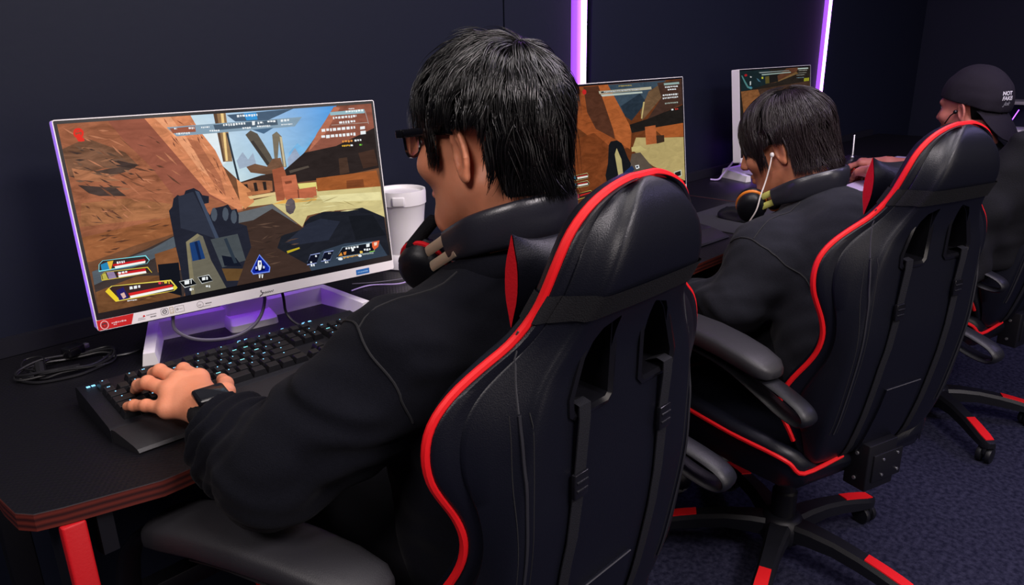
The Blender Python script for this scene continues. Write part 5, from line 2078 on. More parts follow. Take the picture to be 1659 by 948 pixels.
        cs.box((-.020, -.006, .030), (.020, .006, .056), 'black_plastic', .004, Rc)
        cs.build('caster', leg)
    return t


BASE_A = 2.151 + 0.316       # leg angle measured on the middle chair, in its own frame
CH1 = (0.664, 0.475, 0.003)
CH2 = (1.538, 0.384, 0.316)
CH3 = (2.622, 0.330, 0.22)


def place_chair(o, c, label):
    x, y, yaw = c
    o.location = (x - BACK_Y * math.sin(yaw), y - BACK_Y * math.cos(yaw), 0)
    o.rotation_euler = (0, 0, -yaw)
    o['label'] = label


chair2 = make_chair()
place_chair(chair2, CH2, 'black gaming chair of the middle player, its star base and casters in full view')
chair1 = copy_tree(chair2)
for _l in chair1.children:      # this armrest has been swung outwards
    if _l.name.startswith('armrest') and sum(v.co.x for v in _l.data.vertices) < 0:
        _p = Vector((-.292, -.05, 0))
        _R3 = Matrix.Rotation(.34, 3, 'Z')
        _l.rotation_euler = (0, 0, .34)
        _l.location = _p - _R3 @ _p + Vector((-.025, .03, 0))
place_chair(chair1, CH1, 'nearest black gaming chair, its red-piped back filling the lower middle')
chair3 = copy_tree(chair2)
for _l in chair2.children:      # its gas lift is set slightly lower
    if not _l.name.startswith('base_'):
        _l.location.z -= .013
place_chair(chair3, CH3, 'far black gaming chair with a jacket over its back, under the player in the cap')

for _l in chair3.children:
    if _l.name.startswith('base_leg'):
        _l.rotation_euler = (0, 0, .45)

# jacket hung over the far chair's back
F = Field((-.40, BACK_Y - .12, .55), (.36, BACK_Y + .22, 1.20), .007)
d = None
for v in np.linspace(-.0, .52, 15):
    w, p, b, rw = back_params(float(v))
    c = back_point(0, float(v), (b + p + .05) / 2)
    e = F.ell(c, (w + .028, .075, .055))
    F.add(e, .03)
F.add(F.chain([(-.22, BACK_Y + .05, .98), (-.275, BACK_Y + .09, .80), (-.305, BACK_Y + .10, .62)], [.04, .055, .062], .03), .05)
F.V += .005 * F.wob(.12, 3) + .003 * np.sin(F.X * 60 + 6 * np.sin(F.Z * 9))
F.cut(-(F.Z - .60 + .02 * np.sin(F.X * 9)), .004)
P, Q = F.mesh()
jk = np_mesh('jacket', [(P, Q, 'jacket')])
jk.matrix_world = Matrix.Translation(chair3.location) @ Matrix.Rotation(-CH3[2], 4, 'Z')
tag(jk, 'black jacket hung over the back of the far chair at the picture edge', 'jacket')
# ------------------------------------------------------------------ people
def head_matrix(o, yaw=0.0, pitch=0.0, roll=0.0, s=0.95):
    """yaw turns the face to its left, pitch bows it forward"""
    return Matrix.Translation(o) @ Matrix.Rotation(yaw, 4, 'Z') @ Matrix.Rotation(-pitch, 4, 'X') @ Matrix.Rotation(roll, 4, 'Y') @ Matrix.Scale(s, 4)


def head_parts(skin, neck_to, h=.0024, jaw=1.0):
    """head in its own frame: x right, y forward, z up, origin between the ears"""
    F = Field((-.098, -.125, -.205), (.098, .135, .14), h)
    F.add(F.ell((0, -.012, .045), (.0745, .096, .083)))
    F.add(F.ell((0, .032, -.012), (.062, .064, .092)), .03)
    F.add(F.cone((0, .012, -.055), (0, .062, -.093), .054 * jaw, .030), .03)
    for s in (-1, 1):
        F.add(F.cone((s * .047, -.002, -.045), (s * .026, .060, -.095), .020, .018), .025)
        F.add(F.ell((s * .043, .060, -.016), (.026, .026, .022)), .02)          # cheekbones
        F.add(F.cone((s * .014, .092, .036), (s * .046, .076, .034), .010, .009), .014)   # brow
        F.sub(F.ell((s * .032, .103, .017), (.017, .016, .011)), .010)          # eye hollow
    F.add(F.ell((0, .078, -.104), (.020, .016, .014)), .018)                     # chin
    F.add(F.cone((0, .094, .022), (0, .113, -.018), .007, .0105), .010)          # nose
    for s in (-1, 1):
        F.add(F.ell((s * .0115, .103, -.022), (.0075, .009, .007)), .006)
    F.sub(F.cone((-.020, .103, -.0545), (.020, .103, -.0545), .002, .002), .003)
    F.add(F.cone((-.014, .0925, -.049), (.014, .0925, -.049), .0055, .0055), .005)
    F.add(F.cone((-.013, .0915, -.061), (.013, .0915, -.061), .0065, .0065), .005)
    F.sub(F.cone((-.021, .1015, -.0550), (.021, .1015, -.0550), .0017, .0017), .002)
    F.add(F.cone((0, -.022, -.03), neck_to, .055, .057), .022)                   # neck
    for s in (-1, 1):                                                            # sterno muscles
        F.add(F.cone((s * .052, -.025, -.045), (s * .018 + neck_to[0], neck_to[1] + .045, neck_to[2]), .014, .013), .02)
    # ears
    for s in (-1, 1):
        c = np.array((s * .077, -.012, .002))
        R = np.array(Matrix.Rotation(s * .42, 3, 'Z') @ Matrix.Rotation(-.22, 3, 'X'))
        e = F.ell(c, (.0065, .0175, .031), R)
        F.add(e, .006)
        F.sub(F.ell(c + R @ np.array((s * .007, .002, -.002)), (.0065, .0095, .0185), R), .004)
        rim = []
        for k in range(17):
            a = math.radians(-150 + 300 * k / 16)
            rim.append(c + R @ np.array((s * .004, -.0165 * math.cos(a) * (1 if abs(a) < 1.6 else .7), .030 * math.sin(a) + .001)))
        F.add(F.chain([tuple(p) for p in rim], [.0030] * 17, .001), .003)
        F.add(F.ell(c + R @ np.array((s * .002, -.001, -.030)), (.006, .0085, .010), R), .005)
        F.add(F.ell(c + R @ np.array((s * .002, .012, -.006)), (.004, .004, .006), R), .004)
    P, Q = F.mesh()
    eyes = []
    for s in (-1, 1):
        G = Field((s * .032 - .016, .066, .0), (s * .032 + .016, .104, .034), .0022)
        G.add(G.ell((s * .032, .0765, .0165), (.0115, .0120, .0080)))
        eyes.append((*G.mesh(), 'eye_white'))
        G = Field((s * .032 - .008, .085, .008), (s * .032 + .008, .1, .025), .0015)
        G.add(G.ell((s * .032, .0860, .0165), (.0050, .0036, .0050)))
        eyes.append((*G.mesh(), 'iris'))
    return [(P, Q, skin)] + eyes


def xform(parts, M):
    A = np.array(M)
    return [(P @ A[:3, :3].T + A[:3, 3], F, m) for P, F, m in parts]


HAIR_C = np.array((0, -.014, .045))


def hair_radius(D, st):
    """distance from the head centre to the outer hair surface along unit directions D"""
    a = np.where(D[:, 1] > 0, st['front'], st['back'])
    c = np.where(D[:, 2] > 0, st['top'], st['low'])
    return 1.0 / np.sqrt((D[:, 0] / st['side']) ** 2 + (D[:, 1] / a) ** 2 + (D[:, 2] / c) ** 2)


def hair_bare(p, st, slack=0.0):
    """true where hair must not reach (face, ear, neck)"""
    x, y, z = p[:, 0], p[:, 1], p[:, 2]
    ax = np.abs(x)
    face = (y > .050) & (z < st['fringe'] + slack + .25 * np.maximum(0, ax - .03) * st.get('fslope', 0))
    temple = (y > .022) & (y <= .050) & (z < st['burn'] + slack)
    ear = (y > st.get('eback', -.034)) & (y <= .022) & (z < st['ear'] + slack)
    nape = (y <= st.get('eback', -.034)) & (z < st['nape'] + slack + st.get('nslope', 0) * np.maximum(0, ax - .02))
    return face | temple | ear | nape


def make_hair(parent, M, m, st, n_clump, per, seed, steps=9, w=.0011):
    """hair as a dark mass plus combed clumps of tapering strands"""
    rs = np.random.RandomState(seed)
    F = Field((-.125, -.15, -.13), (.125, .135, .165), .003)
    X = np.stack([F.X.ravel() - HAIR_C[0], F.Y.ravel() - HAIR_C[1], F.Z.ravel() - HAIR_C[2]], -1)
    L = np.linalg.norm(X, axis=1) + 1e-6
    R = hair_radius(X / L[:, None], st)
    d = (L - R + st.get('inset', .006)).reshape(F.X.shape).astype(np.float32)
    F.add(d)
    P = np.stack([F.X.ravel(), F.Y.ravel(), F.Z.ravel()], -1)
    ax = np.abs(F.X)
    def box(lo, hi):
        c = [(lo[i] + hi[i]) / 2 for i in range(3)]
        e = [(hi[i] - lo[i]) / 2 for i in range(3)]
        q = np.stack([np.abs(F.X - c[0]) - e[0], np.abs(F.Y - c[1]) - e[1], np.abs(F.Z - c[2]) - e[2]])
        return np.linalg.norm(np.maximum(q, 0), axis=0) + np.minimum(q.max(0), 0)
    F.sub(box((-.2, .052, -.3), (.2, .3, st['fringe'] + .006)), .008)
    F.sub(box((-.2, .020, -.3), (.2, .3, st['burn'] + .006)), .006)
    F.sub(box((-.2, st.get('eback', -.034) - .002, -.3), (.2, .3, st['ear'] + .006)), .006)
    F.sub(box((-.2, -.3, -.3), (.2, .3, st['nape'] + .006)), .008)
    P, Q = F.mesh()
    # strands
    w0 = np.array(st['whorl'], float)
    w0 /= np.linalg.norm(w0)
    e1 = np.cross(w0, (1, 0, 0))
    e1 /= np.linalg.norm(e1)
    e2 = np.cross(w0, e1)
    N = n_clump * per
    phi_c = rs.uniform(0, 2 * PI, n_clump)
    th_c = np.arccos(1 - rs.uniform(0, 1, n_clump) ** st.get('dens', 1.0) * (1 - math.cos(2.3)))
    len_c = rs.uniform(.55, 1.0, n_clump) * st['length']
    twist_c = st['swirl'] + rs.normal(0, .10, n_clump)
    lift_c = np.abs(rs.normal(0, st['lift'], n_clump))
    wave_c = rs.uniform(0, 2 * PI, n_clump)
    ci = np.repeat(np.arange(n_clump), per)
    sp = st['spread']
    dphi = rs.normal(0, sp, N) / np.maximum(.25, np.sin(th_c[ci]))
    dth = rs.normal(0, sp, N)
    lift = lift_c[ci] * rs.uniform(.5, 1.2, N) + np.abs(rs.normal(0, st['fly'], N))
    base_off = rs.uniform(-.006, .0015, N)
    ln = len_c[ci] * rs.uniform(.8, 1.1, N)
    pts = np.zeros((N, steps, 3))
    alive = np.ones(N, bool)
    last = np.zeros(N, int)
    for k in range(steps):
        t = k / (steps - 1)
        conv = 1 - .55 * t
        ph = phi_c[ci] + dphi * conv + twist_c[ci] * (t * ln) + .10 * np.sin(wave_c[ci] + 5 * t) * st['wave']
        th = np.clip(th_c[ci] + dth * conv + ln * t, .02, 2.75)
        D = np.sin(th)[:, None] * (np.cos(ph)[:, None] * e1 + np.sin(ph)[:, None] * e2) + np.cos(th)[:, None] * w0
        R = hair_radius(D, st)
        rise = base_off + lift * (4 * t * (1 - t)) * .5 + lift * t ** 2 * st['flick']
        p = HAIR_C + D * (R + rise)[:, None]
        # hair hangs: below the widest point let it fall straight instead of curling under
        below = np.clip((HAIR_C[2] - .01 - p[:, 2]) / .1, 0, 1)
        Rw = hair_radius(D * np.array((1, 1, 0)) / (np.linalg.norm(D * np.array((1, 1, 0)), axis=1)[:, None] + 1e-6), st)
        hor = D[:, :2] / (np.linalg.norm(D[:, :2], axis=1)[:, None] + 1e-6)
        tgt = HAIR_C[:2] + hor * (Rw * st['hang'] + rise)[:, None]
        p[:, :2] = p[:, :2] * (1 - below[:, None] * st['drop']) + tgt * below[:, None] * st['drop']
        bare = hair_bare(p, st)
        ok = alive & ~bare
        if k == 0:
            start_ok = ok.copy()
        pts[:, k] = p
        last = np.where(ok, k, last)
        alive = ok
    keep = start_ok & (last >= 2)
    pts, last = pts[keep], last[keep]
    N = len(pts)
    # resample so every strand ends where it must stop
    tt = np.linspace(0, 1, steps)[None, :] * (last + .35)[:, None]
    i0 = np.clip(tt.astype(int), 0, steps - 2)
    fr = np.clip(tt - i0, 0, 1)[:, :, None]
    ii = np.arange(N)[:, None]
    pts = pts[ii, i0] * (1 - fr) + pts[ii, i0 + 1] * fr
    T = np.gradient(pts, axis=1)
    T /= np.linalg.norm(T, axis=2, keepdims=True) + 1e-9
    O = pts - HAIR_C
    S = np.cross(T, O)
    S /= np.linalg.norm(S, axis=2, keepdims=True) + 1e-9
    W = np.cross(S, T)
    rad = w * np.array([.55 + .6 * math.sin(PI * min(.5, .15 + .5 * k / (steps - 1)) * 1) if k < steps * .5 else max(.12, 1.15 * (1 - (k / (steps - 1) - .35) / .75)) for k in range(steps)])
    rad = rad[None, :] * rs.uniform(.6, 1.25, N)[:, None]
    ring = []
    for q in range(4):
        a = q * PI / 2
        ring.append(pts + rad[:, :, None] * (math.cos(a) * S * 1.3 + math.sin(a) * W * .7))
    V = np.stack(ring, 2)          # N, steps, 4, 3
    base = (np.arange(N) * steps * 4)[:, None, None] + (np.arange(steps - 1) * 4)[None, :, None]
    q0 = base + np.arange(4)[None, None, :]
    q1 = base + ((np.arange(4) + 1) % 4)[None, None, :]
    Fq = np.stack([q0, q1, q1 + 4, q0 + 4], -1).reshape(-1, 4)
    parts = xform([(P, Q, 'hair_under'), (V.reshape(-1, 3), Fq, m)], M)
    return np_mesh('hair', parts, parent)


HAND = {  # a relaxed left hand: x towards the thumb side, y along the fingers, z up from the back of the hand
    'wrist': (0, 0, 0), 'mcp': [(.027, .088, .002), (.008, .094, .004), (-.011, .089, .002), (-.028, .078, -.003)],
    'len': [(.042, .024, .020), (.046, .028, .021), (.042, .026, .020), (.033, .019, .018)]}


def hand_parts(skin, joints, h=.0017):
    """joints: wrist (two points and radii), list of four finger chains, thumb chain, palm points"""
    allp = [p for c in joints['fingers'] for p in c] + list(joints['thumb']) + list(joints['palm']) + [joints['arm'][0]]
    A = np.array(allp)
    F = Field(A.min(0) - .025, A.max(0) + .025, h)
    pl = joints['palm']
    w = joints['arm'][1]
    for p, r in zip(pl, joints['palm_r']):
        F.add(F.cone(w, p, joints['wr'] * .80, r), .016)
    for a, b in zip(pl[:-1], pl[1:]):
        F.add(F.cone(a, b, .0115, .0115), .010)
    F.add(F.cone(joints['arm'][0], w, joints['wr'], joints['wr'], joints.get('wsc')), .016)
    for c, rr in zip(joints['fingers'], joints['fr']):
        for i in range(len(c) - 1):
            F.add(F.cone(c[i], c[i + 1], rr[i], rr[i + 1]), .0045 if i else .007)
        for i in range(1, len(c) - 1):
            F.add(F.ell(c[i], (rr[i] * 1.05,) * 3), .003)
    t = joints['thumb']
    tr = joints['tr']
    for i in range(len(t) - 1):
        F.add(F.cone(t[i], t[i + 1], tr[i], tr[i + 1]), .012 if i == 0 else .005)
    for c in joints['fingers']:   # tendons on the back of the hand
        a = np.array(c[0]) + np.array((0, 0, .0085))
        b = np.array(w) * .75 + np.array(c[0]) * .25 + np.array((0, 0, .012))
        F.add(F.cone(tuple(a), tuple(b), .0022, .0014), .006)
    P, Q = F.mesh()
    return [(P, Q, skin)]


def mirror_x(p, cx):
    return (2 * cx - p[0], p[1], p[2])


def sim_hand(o, fwd, up, side, curl=.45, s=1.0):
    """joint table for a relaxed hand at o; side=+1 when the thumb lies along fwd x up"""
    f = Vector(fwd).normalized()
    u_ = Vector(up)
    u_ = (u_ - f * u_.dot(f)).normalized()
    x = f.cross(u_) * side
    def W(p):
        return tuple(Vector(o) + (x * p[0] + f * p[1] + u_ * p[2]) * s)
    fingers, fr = [], []
    for (mx_, my_, mz_), ls in zip(HAND['mcp'], HAND['len']):
        c = [(mx_, my_, mz_)]
        a = .12
        p = np.array((mx_, my_, mz_))
        for j, l in enumerate(ls):
            a += curl * (.7, 1.0, .6)[j]
            p = p + np.array((mx_ * .08, math.cos(a), -math.sin(a))) * l
            c.append(tuple(p))
        fingers.append([W(q) for q in c])
        fr.append([.0095 * s, .0085 * s, .0078 * s, .0066 * s])
    th = [(.020, .022, -.008), (.040, .052, -.014), (.050, .078, -.022), (.052, .100, -.030)]
    return {'arm': [W((0, -.06, 0)), W((0, .0, 0))], 'wr': .0235 * s, 'palm': [W(p) for p in HAND['mcp']], 'palm_r': [.0115 * s] * 4,
            'fingers': fingers, 'fr': fr, 'thumb': [W(p) for p in th], 'tr': [.015 * s, .0115 * s, .0098 * s, .0082 * s]}


def body_parts(J, skin, h=.006):
    """torso, limbs and feet under the clothes, one continuous surface"""
    A = np.array([J['neck'], J['pelvis'], *J['sh'], *J['el'], *J['wr'], *J['hip'], *J['kn'], *J['an'], *J['toe']])
    F = Field(A.min(0) - .13, A.max(0) + .12, .012)
    F.add(F.chain([J['pelvis'], J['waist'], J['chest'], J['upper']], [.120, .110, .125, .085], .04, (1, 1.5, 1)))
    F.add(F.cone(J['upper'], J['neck'], .055, .045), .03)
    for s in (0, 1):
        F.add(F.chain([J['upper'], J['sh'][s], J['el'][s], J['wr'][s]], [.05, .045, .040, .027], .02), .03)
        F.add(F.chain([J['hip'][s], J['kn'][s], J['an'][s]], [.078, .055, .038], .02), .04)
        F.add(F.cone(J['an'][s], J['toe'][s], .036, .028), .02)
    return [(*F.mesh(), skin)]


def trousers_parts(J, m):
    A = np.array([J['pelvis'], *J['hip'], *J['kn'], *J['an']])
    F = Field(A.min(0) - .2, A.max(0) + .2, .009)
    F.add(F.cone(J['pelvis'], J['waist'], .150, .130, (1, 1.4, 1)))
    for s in (0, 1):
        F.add(F.chain([J['hip'][s], J['kn'][s], J['an'][s]], [.098, .078, .060], .02), .04)
    F.V += .003 * F.wob(.10, 5)
    F.cut(F.Z - (J['waist'][2] - .02))
    F.cut(-(F.Z - .085))
    return [(*F.mesh(), m)]


def shoes(J, parent, m):
    for s in (0, 1):
        a, t_ = Vector(J['an'][s]), Vector(J['toe'][s])
        F = Field((min(a.x, t_.x) - .08, min(a.y, t_.y) - .09, -.002), (max(a.x, t_.x) + .08, max(a.y, t_.y) + .08, .13), .006)
        hl = a - (t_ - a).normalized() * .03
        F.add(F.cone((hl.x, hl.y, .045), (a.x, a.y, .085), .042, .040))
        F.add(F.cone((hl.x, hl.y, .035), (t_.x, t_.y, .032), .042, .044), .02)
        F.cut(-F.Z)
        P, Q = F.mesh()
        low = P[:, 2][Q].mean(1) < .022
        np_mesh('shoe', [(P, Q[~low], m), (P, Q[low], 'shoe_white')], parent)
def cloth(name, parent, F, m):
    return np_mesh(name, [(*F.mesh(), m)], parent)


def seam_on(tree, parent, pts, name, m, r=.0012, n=6):
    b = MB()
    b.tube(snap(tree, catmull(pts, n), .0004), r, m, 5)
    return b.build(name, parent)


# ================================================================== the nearest player
J = {'pelvis': (.665, .69, .55), 'waist': (.665, .675, .66), 'chest': (.668, .68, .78), 'upper': (.672, .685, .845), 'neck': (.688, .680, 1.00),
     'sh': [(.505, .69, .888), (.835, .68, .888)], 'el': [(.352, .742, .782), (.955, .75, .735)], 'wr': [(.358, .905, .803), (.93, .95, .795)],
     'hip': [(.585, .73, .545), (.745, .73, .545)], 'kn': [(.56, 1.10, .565), (.79, 1.12, .565)], 'an': [(.56, 1.08, .10), (.80, 1.10, .10)], 'toe': [(.55, 1.20, .03), (.82, 1.22, .03)]}
H1 = head_matrix((.678, .700, 1.130), .18, .10, 0, .95)
nk = H1.inverted() @ Vector((.690, .655, .985))
left = {'arm': [(.345, .860, .792), (.357, .915, .803)], 'wr': .0240, 'palm': [(.379, .993, .8145), (.353, .996, .818), (.335, .985, .812), (.321, .963, .799)], 'palm_r': [.0125, .012, .012, .0125],
        'fingers': [[(.379, .993, .8145), (.377, 1.040, .815), (.383, 1.070, .800), (.386, 1.091, .788)],
                    [(.353, .996, .818), (.346, 1.044, .822), (.349, 1.079, .806), (.352, 1.103, .789)],
                    [(.335, .985, .812), (.322, 1.028, .817), (.320, 1.061, .803), (.321, 1.083, .788)],
                    [(.321, .963, .799), (.306, 1.000, .797), (.298, 1.024, .792), (.295, 1.044, .785)]],
        'fr': [[.0105, .0092, .0083, .0072]] * 3 + [[.0095, .0080, .0073, .0064]],
        'thumb': [(.376, .932, .795), (.402, .966, .794), (.418, 1.000, .790), (.427, 1.030, .785)], 'tr': [.0165, .0130, .0108, .0088]}
right = sim_hand(J['wr'][1], (.02, .98, -.05), (0, 0, 1), -1, .40)
skin_parts = xform(head_parts('skin', tuple(nk)), H1) + body_parts(J, 'skin') + hand_parts('skin', left) + hand_parts('skin', right)
p1 = np_mesh('person', skin_parts)
tag(p1, 'nearest seated player with messy black hair, glasses and a black hoodie, hand on the keyboard', 'person')

F = Field((.22, .52, .50), (1.06, 1.02, 1.075), .0052)
F.add(F.chain([(.665, .695, .53), (.665, .685, .66), (.668, .68, .82), (.671, .683, .862)], [.158, .152, .168, .118], .05, (1, 1.45, 1)))
F.add(F.cone((.672, .685, .890), (.687, .678, .966), .088, .058, (1, 1.2, 1)), .03)
fold = np.sin(F.X * 40 + F.Y * 55 - F.Z * 150 + 2.2 * np.sin(F.X * 38 + F.Z * 30))
for s in (0, 1):
    sh, el, wr = J['sh'][s], J['el'][s], J['wr'][s]
    F.add(F.cone((.684, .686, .912), sh, .052, .070), .035)
    up = F.chain([sh, tuple(np.array(sh) * .5 + np.array(el) * .5 + np.array((0, -.005, 0))), el], [.074, .071, .066], .03)
    F.add(up - .0025 * fold, .035)
    e, w = np.array(el), np.array(wr)
    ax = (w - e) / np.linalg.norm(w - e)
    t = (F.X - e[0]) * ax[0] + (F.Y - e[1]) * ax[1] + (F.Z - e[2]) * ax[2]
    ring = np.sin(t * 210 + 3.2 * np.sin(F.X * 34 + F.Z * 41 + 1.0) + 1.3 * np.sin(F.Z * 90))
    amp = .0048 * np.clip((t + .03) / .08, 0, 1)
    F.add(F.chain([el, tuple(e * .45 + w * .55 + np.array((-.004, 0, -.010))), tuple(w - ax * .040)], [.066, .056, .038], .03) - amp * ring, .02)
F.V += .0035 * F.wob(.14, 2) + .0016 * F.wob(.055, 9)
for s in (0, 1):      # sleeve openings
    e, w = np.array(J['el'][s]), np.array(J['wr'][s])
    ax = (w - e) / np.linalg.norm(w - e)
    a = w - ax * .042
    F.sub(F.cone(tuple(a), tuple(a + ax * .09), .0275, .034), .002)
    pl = (F.X - a[0]) * ax[0] + (F.Y - a[1]) * ax[1] + (F.Z - a[2]) * ax[2]
    near = np.sqrt((F.X - a[0]) ** 2 + (F.Y - a[1]) ** 2 + (F.Z - a[2]) ** 2) - .075
    F.sub(np.maximum(-(pl - .012), near), .0)
F.cut(-(F.Z - .515), .004)
hd = cloth('hoodie', p1, F, 'hoodie')
tr = bvh(hd)
cb = MB()
cb.tube(catmull([(.606, .690, .974), (.627, .640, .990), (.688, .616, .997), (.746, .640, .990), (.768, .690, .974), (.743, .752, .940), (.688, .772, .932), (.632, .752, .940)], 6, closed=True), .0135, 'hoodie', 10, closed=True, flat=(.8, 1.5))
cb.build('collar', hd)
seam_on(tr, hd, [(.585, .676, 1.0), (.515, .691, .972), (.455, .690, .94)], 'shoulder_seam', 'stitch', .0013)
seam_on(tr, hd, [(.465, .745, .935), (.452, .705, .955), (.444, .655, .925), (.450, .61, .885), (.46, .59, .84)], 'armhole_seam', 'stitch', .0015)
np_mesh('trousers', trousers_parts(J, 'trousers'), p1)
shoes(J, p1, 'black_plastic')
make_hair(p1, H1, 'hair_black', dict(side=.091, front=.112, back=.112, top=.098, low=.148, fringe=.022, fslope=-.6, burn=-.020, ear=.031, eback=-.050, nape=-.072, nslope=.25, whorl=(.012, -.52, .85),
          length=.72, swirl=.35, lift=.0065, fly=.0020, wave=.35, spread=.060, flick=.8, hang=.93, drop=.85, dens=1.35), 430, 24, 5, 9, .00058)

# glasses: frame front, lenses, temples to the ears
g = thing('glasses', 'black-framed glasses on the face of the nearest player', 'glasses')
g.matrix_world = H1
b = MB()
def lens_outline(s, k=1.0):
    pts = [(.012, .010), (.020, .0165), (.040, .0185), (.058, .0165), (.0625, .008), (.060, -.010), (.050, -.0195), (.034, -.0215), (.020, -.017), (.0135, -.006)]
    c = (.037, -.001)
    return [(s * (c[0] + (x - c[0]) * k), c[1] + (z - c[1]) * k) for x, z in pts]
GM = Matrix.Translation((0, .1095, .016)) @ XZ
def bend(x):
    return -.0035 * (abs(x) / .03) ** 2
for s in (-1, 1):
    o, i_ = catmull([(*p, 0) for p in lens_outline(s)], 4, closed=True), catmull([(*p, 0) for p in lens_outline(s, .86)], 4, closed=True)
    rings = [[(x, .1115 + bend(x), z + .016) for x, z, _ in o], [(x, .1115 + bend(x), z + .016) for x, z, _ in i_], [(x, .1070 + bend(x), z + .016) for x, z, _ in i_], [(x, .1070 + bend(x), z + .016) for x, z, _ in o]]
    b.loft(rings, 'gloss_black', loop=True)
b.tube([(-.013, .1100, .022), (0, .1125, .0235), (.013, .1100, .022)], .0022, 'gloss_black', 8)
for s in (-1, 1):
    b.box((s * .0685 - .0065, .086, .0245), (s * .0685 + .0055, .0985, .0355), 'gloss_black', .002)
b.build('frame_front', g, smooth=40)
for s in (-1, 1):
    m = MB()
    m.add([(x, .1092 + bend(x), z + .016) for x, z in lens_outline(s, .9)], [tuple(range(10))], 'glass_lens')
    m.add([(x, .1084 + bend(x), z + .016) for x, z in lens_outline(s, .9)], [tuple(range(9, -1, -1))], 'glass_lens')
    m.build('lens', g, smooth=None)
    tm = MB()
    tm.tube([(s * .0700, .094, .030), (s * .0765, .05, .0315), (s * .0785, .012, .031), (s * .0780, -.004, .029)], .0036, 'gloss_black', 8, flat=(.55, 1.5), up=(0, 0, 1))
    tm.build('temple', g)


def make_headset(label, c, path, slide, cup, mic, cushion='red_cloth', accent='gold', half_w=.026):
    """headset worn round the neck: band behind, sliders, cups resting on the chest"""
    t = thing('headset', label, 'headset', group='headsets round necks')
    bd = MB()
    P = catmull(path, 8)
    n = len(P)
    rs = [(.75 + .45 * math.sin(PI * i / (n - 1))) for i in range(n)]
    bd.tube(P, rs, 'band_leather', 16, flat=(.0085, half_w), up=(.0, -.15, 1))
    bd.build('headband', t, smooth=80)
    for s in (0, 1):
        a, bb = [Vector(q) for q in slide[s]]
        sl = MB()
        d = (bb - a).normalized()
        upv = Vector((0, 0, 1)) - d * d.z
        upv.normalize()
        for k in (-1, 1):
            sl.tube([a + upv * k * .0105, bb + upv * k * .0105], .0072, accent, 8, flat=(.4, 1.0), up=(0, 0, 1))
        tag(sl.build('slider', t), 'pale metal slider bars')
        cc, axv = Vector(cup[s][0]), Vector(cup[s][1]).normalized()
        q = axv.to_track_quat('Z', 'Y').to_matrix().to_4x4()
        M = Matrix.Translation(cc) @ q
        cp = MB()
        cp.lathe([(.0, -.016), (.026, -.016), (.038, -.010), (.041, .0), (.040, .010), (.034, .013)], 'black_plastic', 28, M @ Matrix.Scale(.82, 4, (1, 0, 0)))
        cp.tube([cc + axv * -.006 + upv * .044, cc + axv * -.018 + upv * .02], .007, 'black_plastic', 8)
        cu = cp.build('ear_cup', t, smooth=50)
        cs = MB()
        ring = [(.033 * math.cos(2 * PI * k / 28) * .82, .033 * math.sin(2 * PI * k / 28), .018) for k in range(28)]
        cs.tube(ring, .0095, 'leather', 10, M, closed=True)
        cs.build('ear_cushion', cu)
        rg = MB()
        ring = [(.040 * math.cos(2 * PI * k / 28) * .82, .040 * math.sin(2 * PI * k / 28), .0105) for k in range(28)]
        rg.tube(ring, .0040, cushion, 8, M, closed=True)
        tag(rg.build('trim_ring', cu), 'coloured trim ring')
    if mic:
        mb = MB()
        mb.tube(catmull(mic[:3], 6), .0032, 'black_plastic', 8)
        bm_ = mb.build('mic_boom', t)
        fm = MB()
        a, bb = Vector(mic[3]), Vector(mic[4])
        fm.tube([a, a.lerp(bb, .06), a.lerp(bb, .2), a.lerp(bb, .85), a.lerp(bb, .97), bb], [.004, .0075, .0092, .0092, .0078, .004], 'foam', 14)
        fm.build('mic_foam', bm_)
    return t


make_headset('black headset round the neck of the nearest player, with pale sliders and a foam microphone', None,
             [(.604, .705, 1.012), (.608, .655, 1.034), (.642, .612, 1.049), (.690, .598, 1.053), (.738, .612, 1.049), (.772, .655, 1.034), (.776, .705, 1.012)],
             [[(.601, .690, 1.019), (.611, .750, .985)], [(.780, .700, 1.014), (.785, .755, .990)]],
             [[(.622, .780, .962), (.75, .35, .45)], [(.792, .775, .975), (-.75, .35, .45)]],
             [(.606, .792, .960), (.600, .800, .975), (.610, .795, .992), (.607, .790, .990), (.640, .768, 1.035)])

# wristband with a dark screen
wm = Vector((.3550, .904, .800))
wd = (Vector(J['wr'][0]) - Vector(J['el'][0]))
wd = (Vector((.357, .955, .812)) - Vector((.350, .87, .795))).normalized()
wx = wd.cross(Vector((0, 0, 1))).normalized()
wz = wx.cross(wd)
WM = Matrix(((wx.x, wd.x, wz.x, wm.x), (wx.y, wd.y, wz.y, wm.y), (wx.z, wd.z, wz.z, wm.z), (0, 0, 0, 1)))
t = thing('smart_watch', 'black smart watch on the wrist of the nearest player', 'watch')
t.matrix_world = WM
b = MB()
rg = []
for y, k in ((-.011, .99), (-.009, 1.06), (.009, 1.06), (.011, .99)):
    rg.append([(.0285 * k * math.cos(2 * PI * q / 32), y, .0255 * k * math.sin(2 * PI * q / 32)) for q in range(32)])
b.loft(rg, 'strap_fabric', cap=False)
b.build('strap', t, smooth=60)
b = MB()
b.box((-.021, -.0165, .0245), (.021, .0165, .0345), 'gloss_black', .005)
cs_ = b.build('case', t)
MB().box((-.017, -.0135, .0342), (.017, .0135, .0350), 'watch_glass', .001).build('screen', cs_)

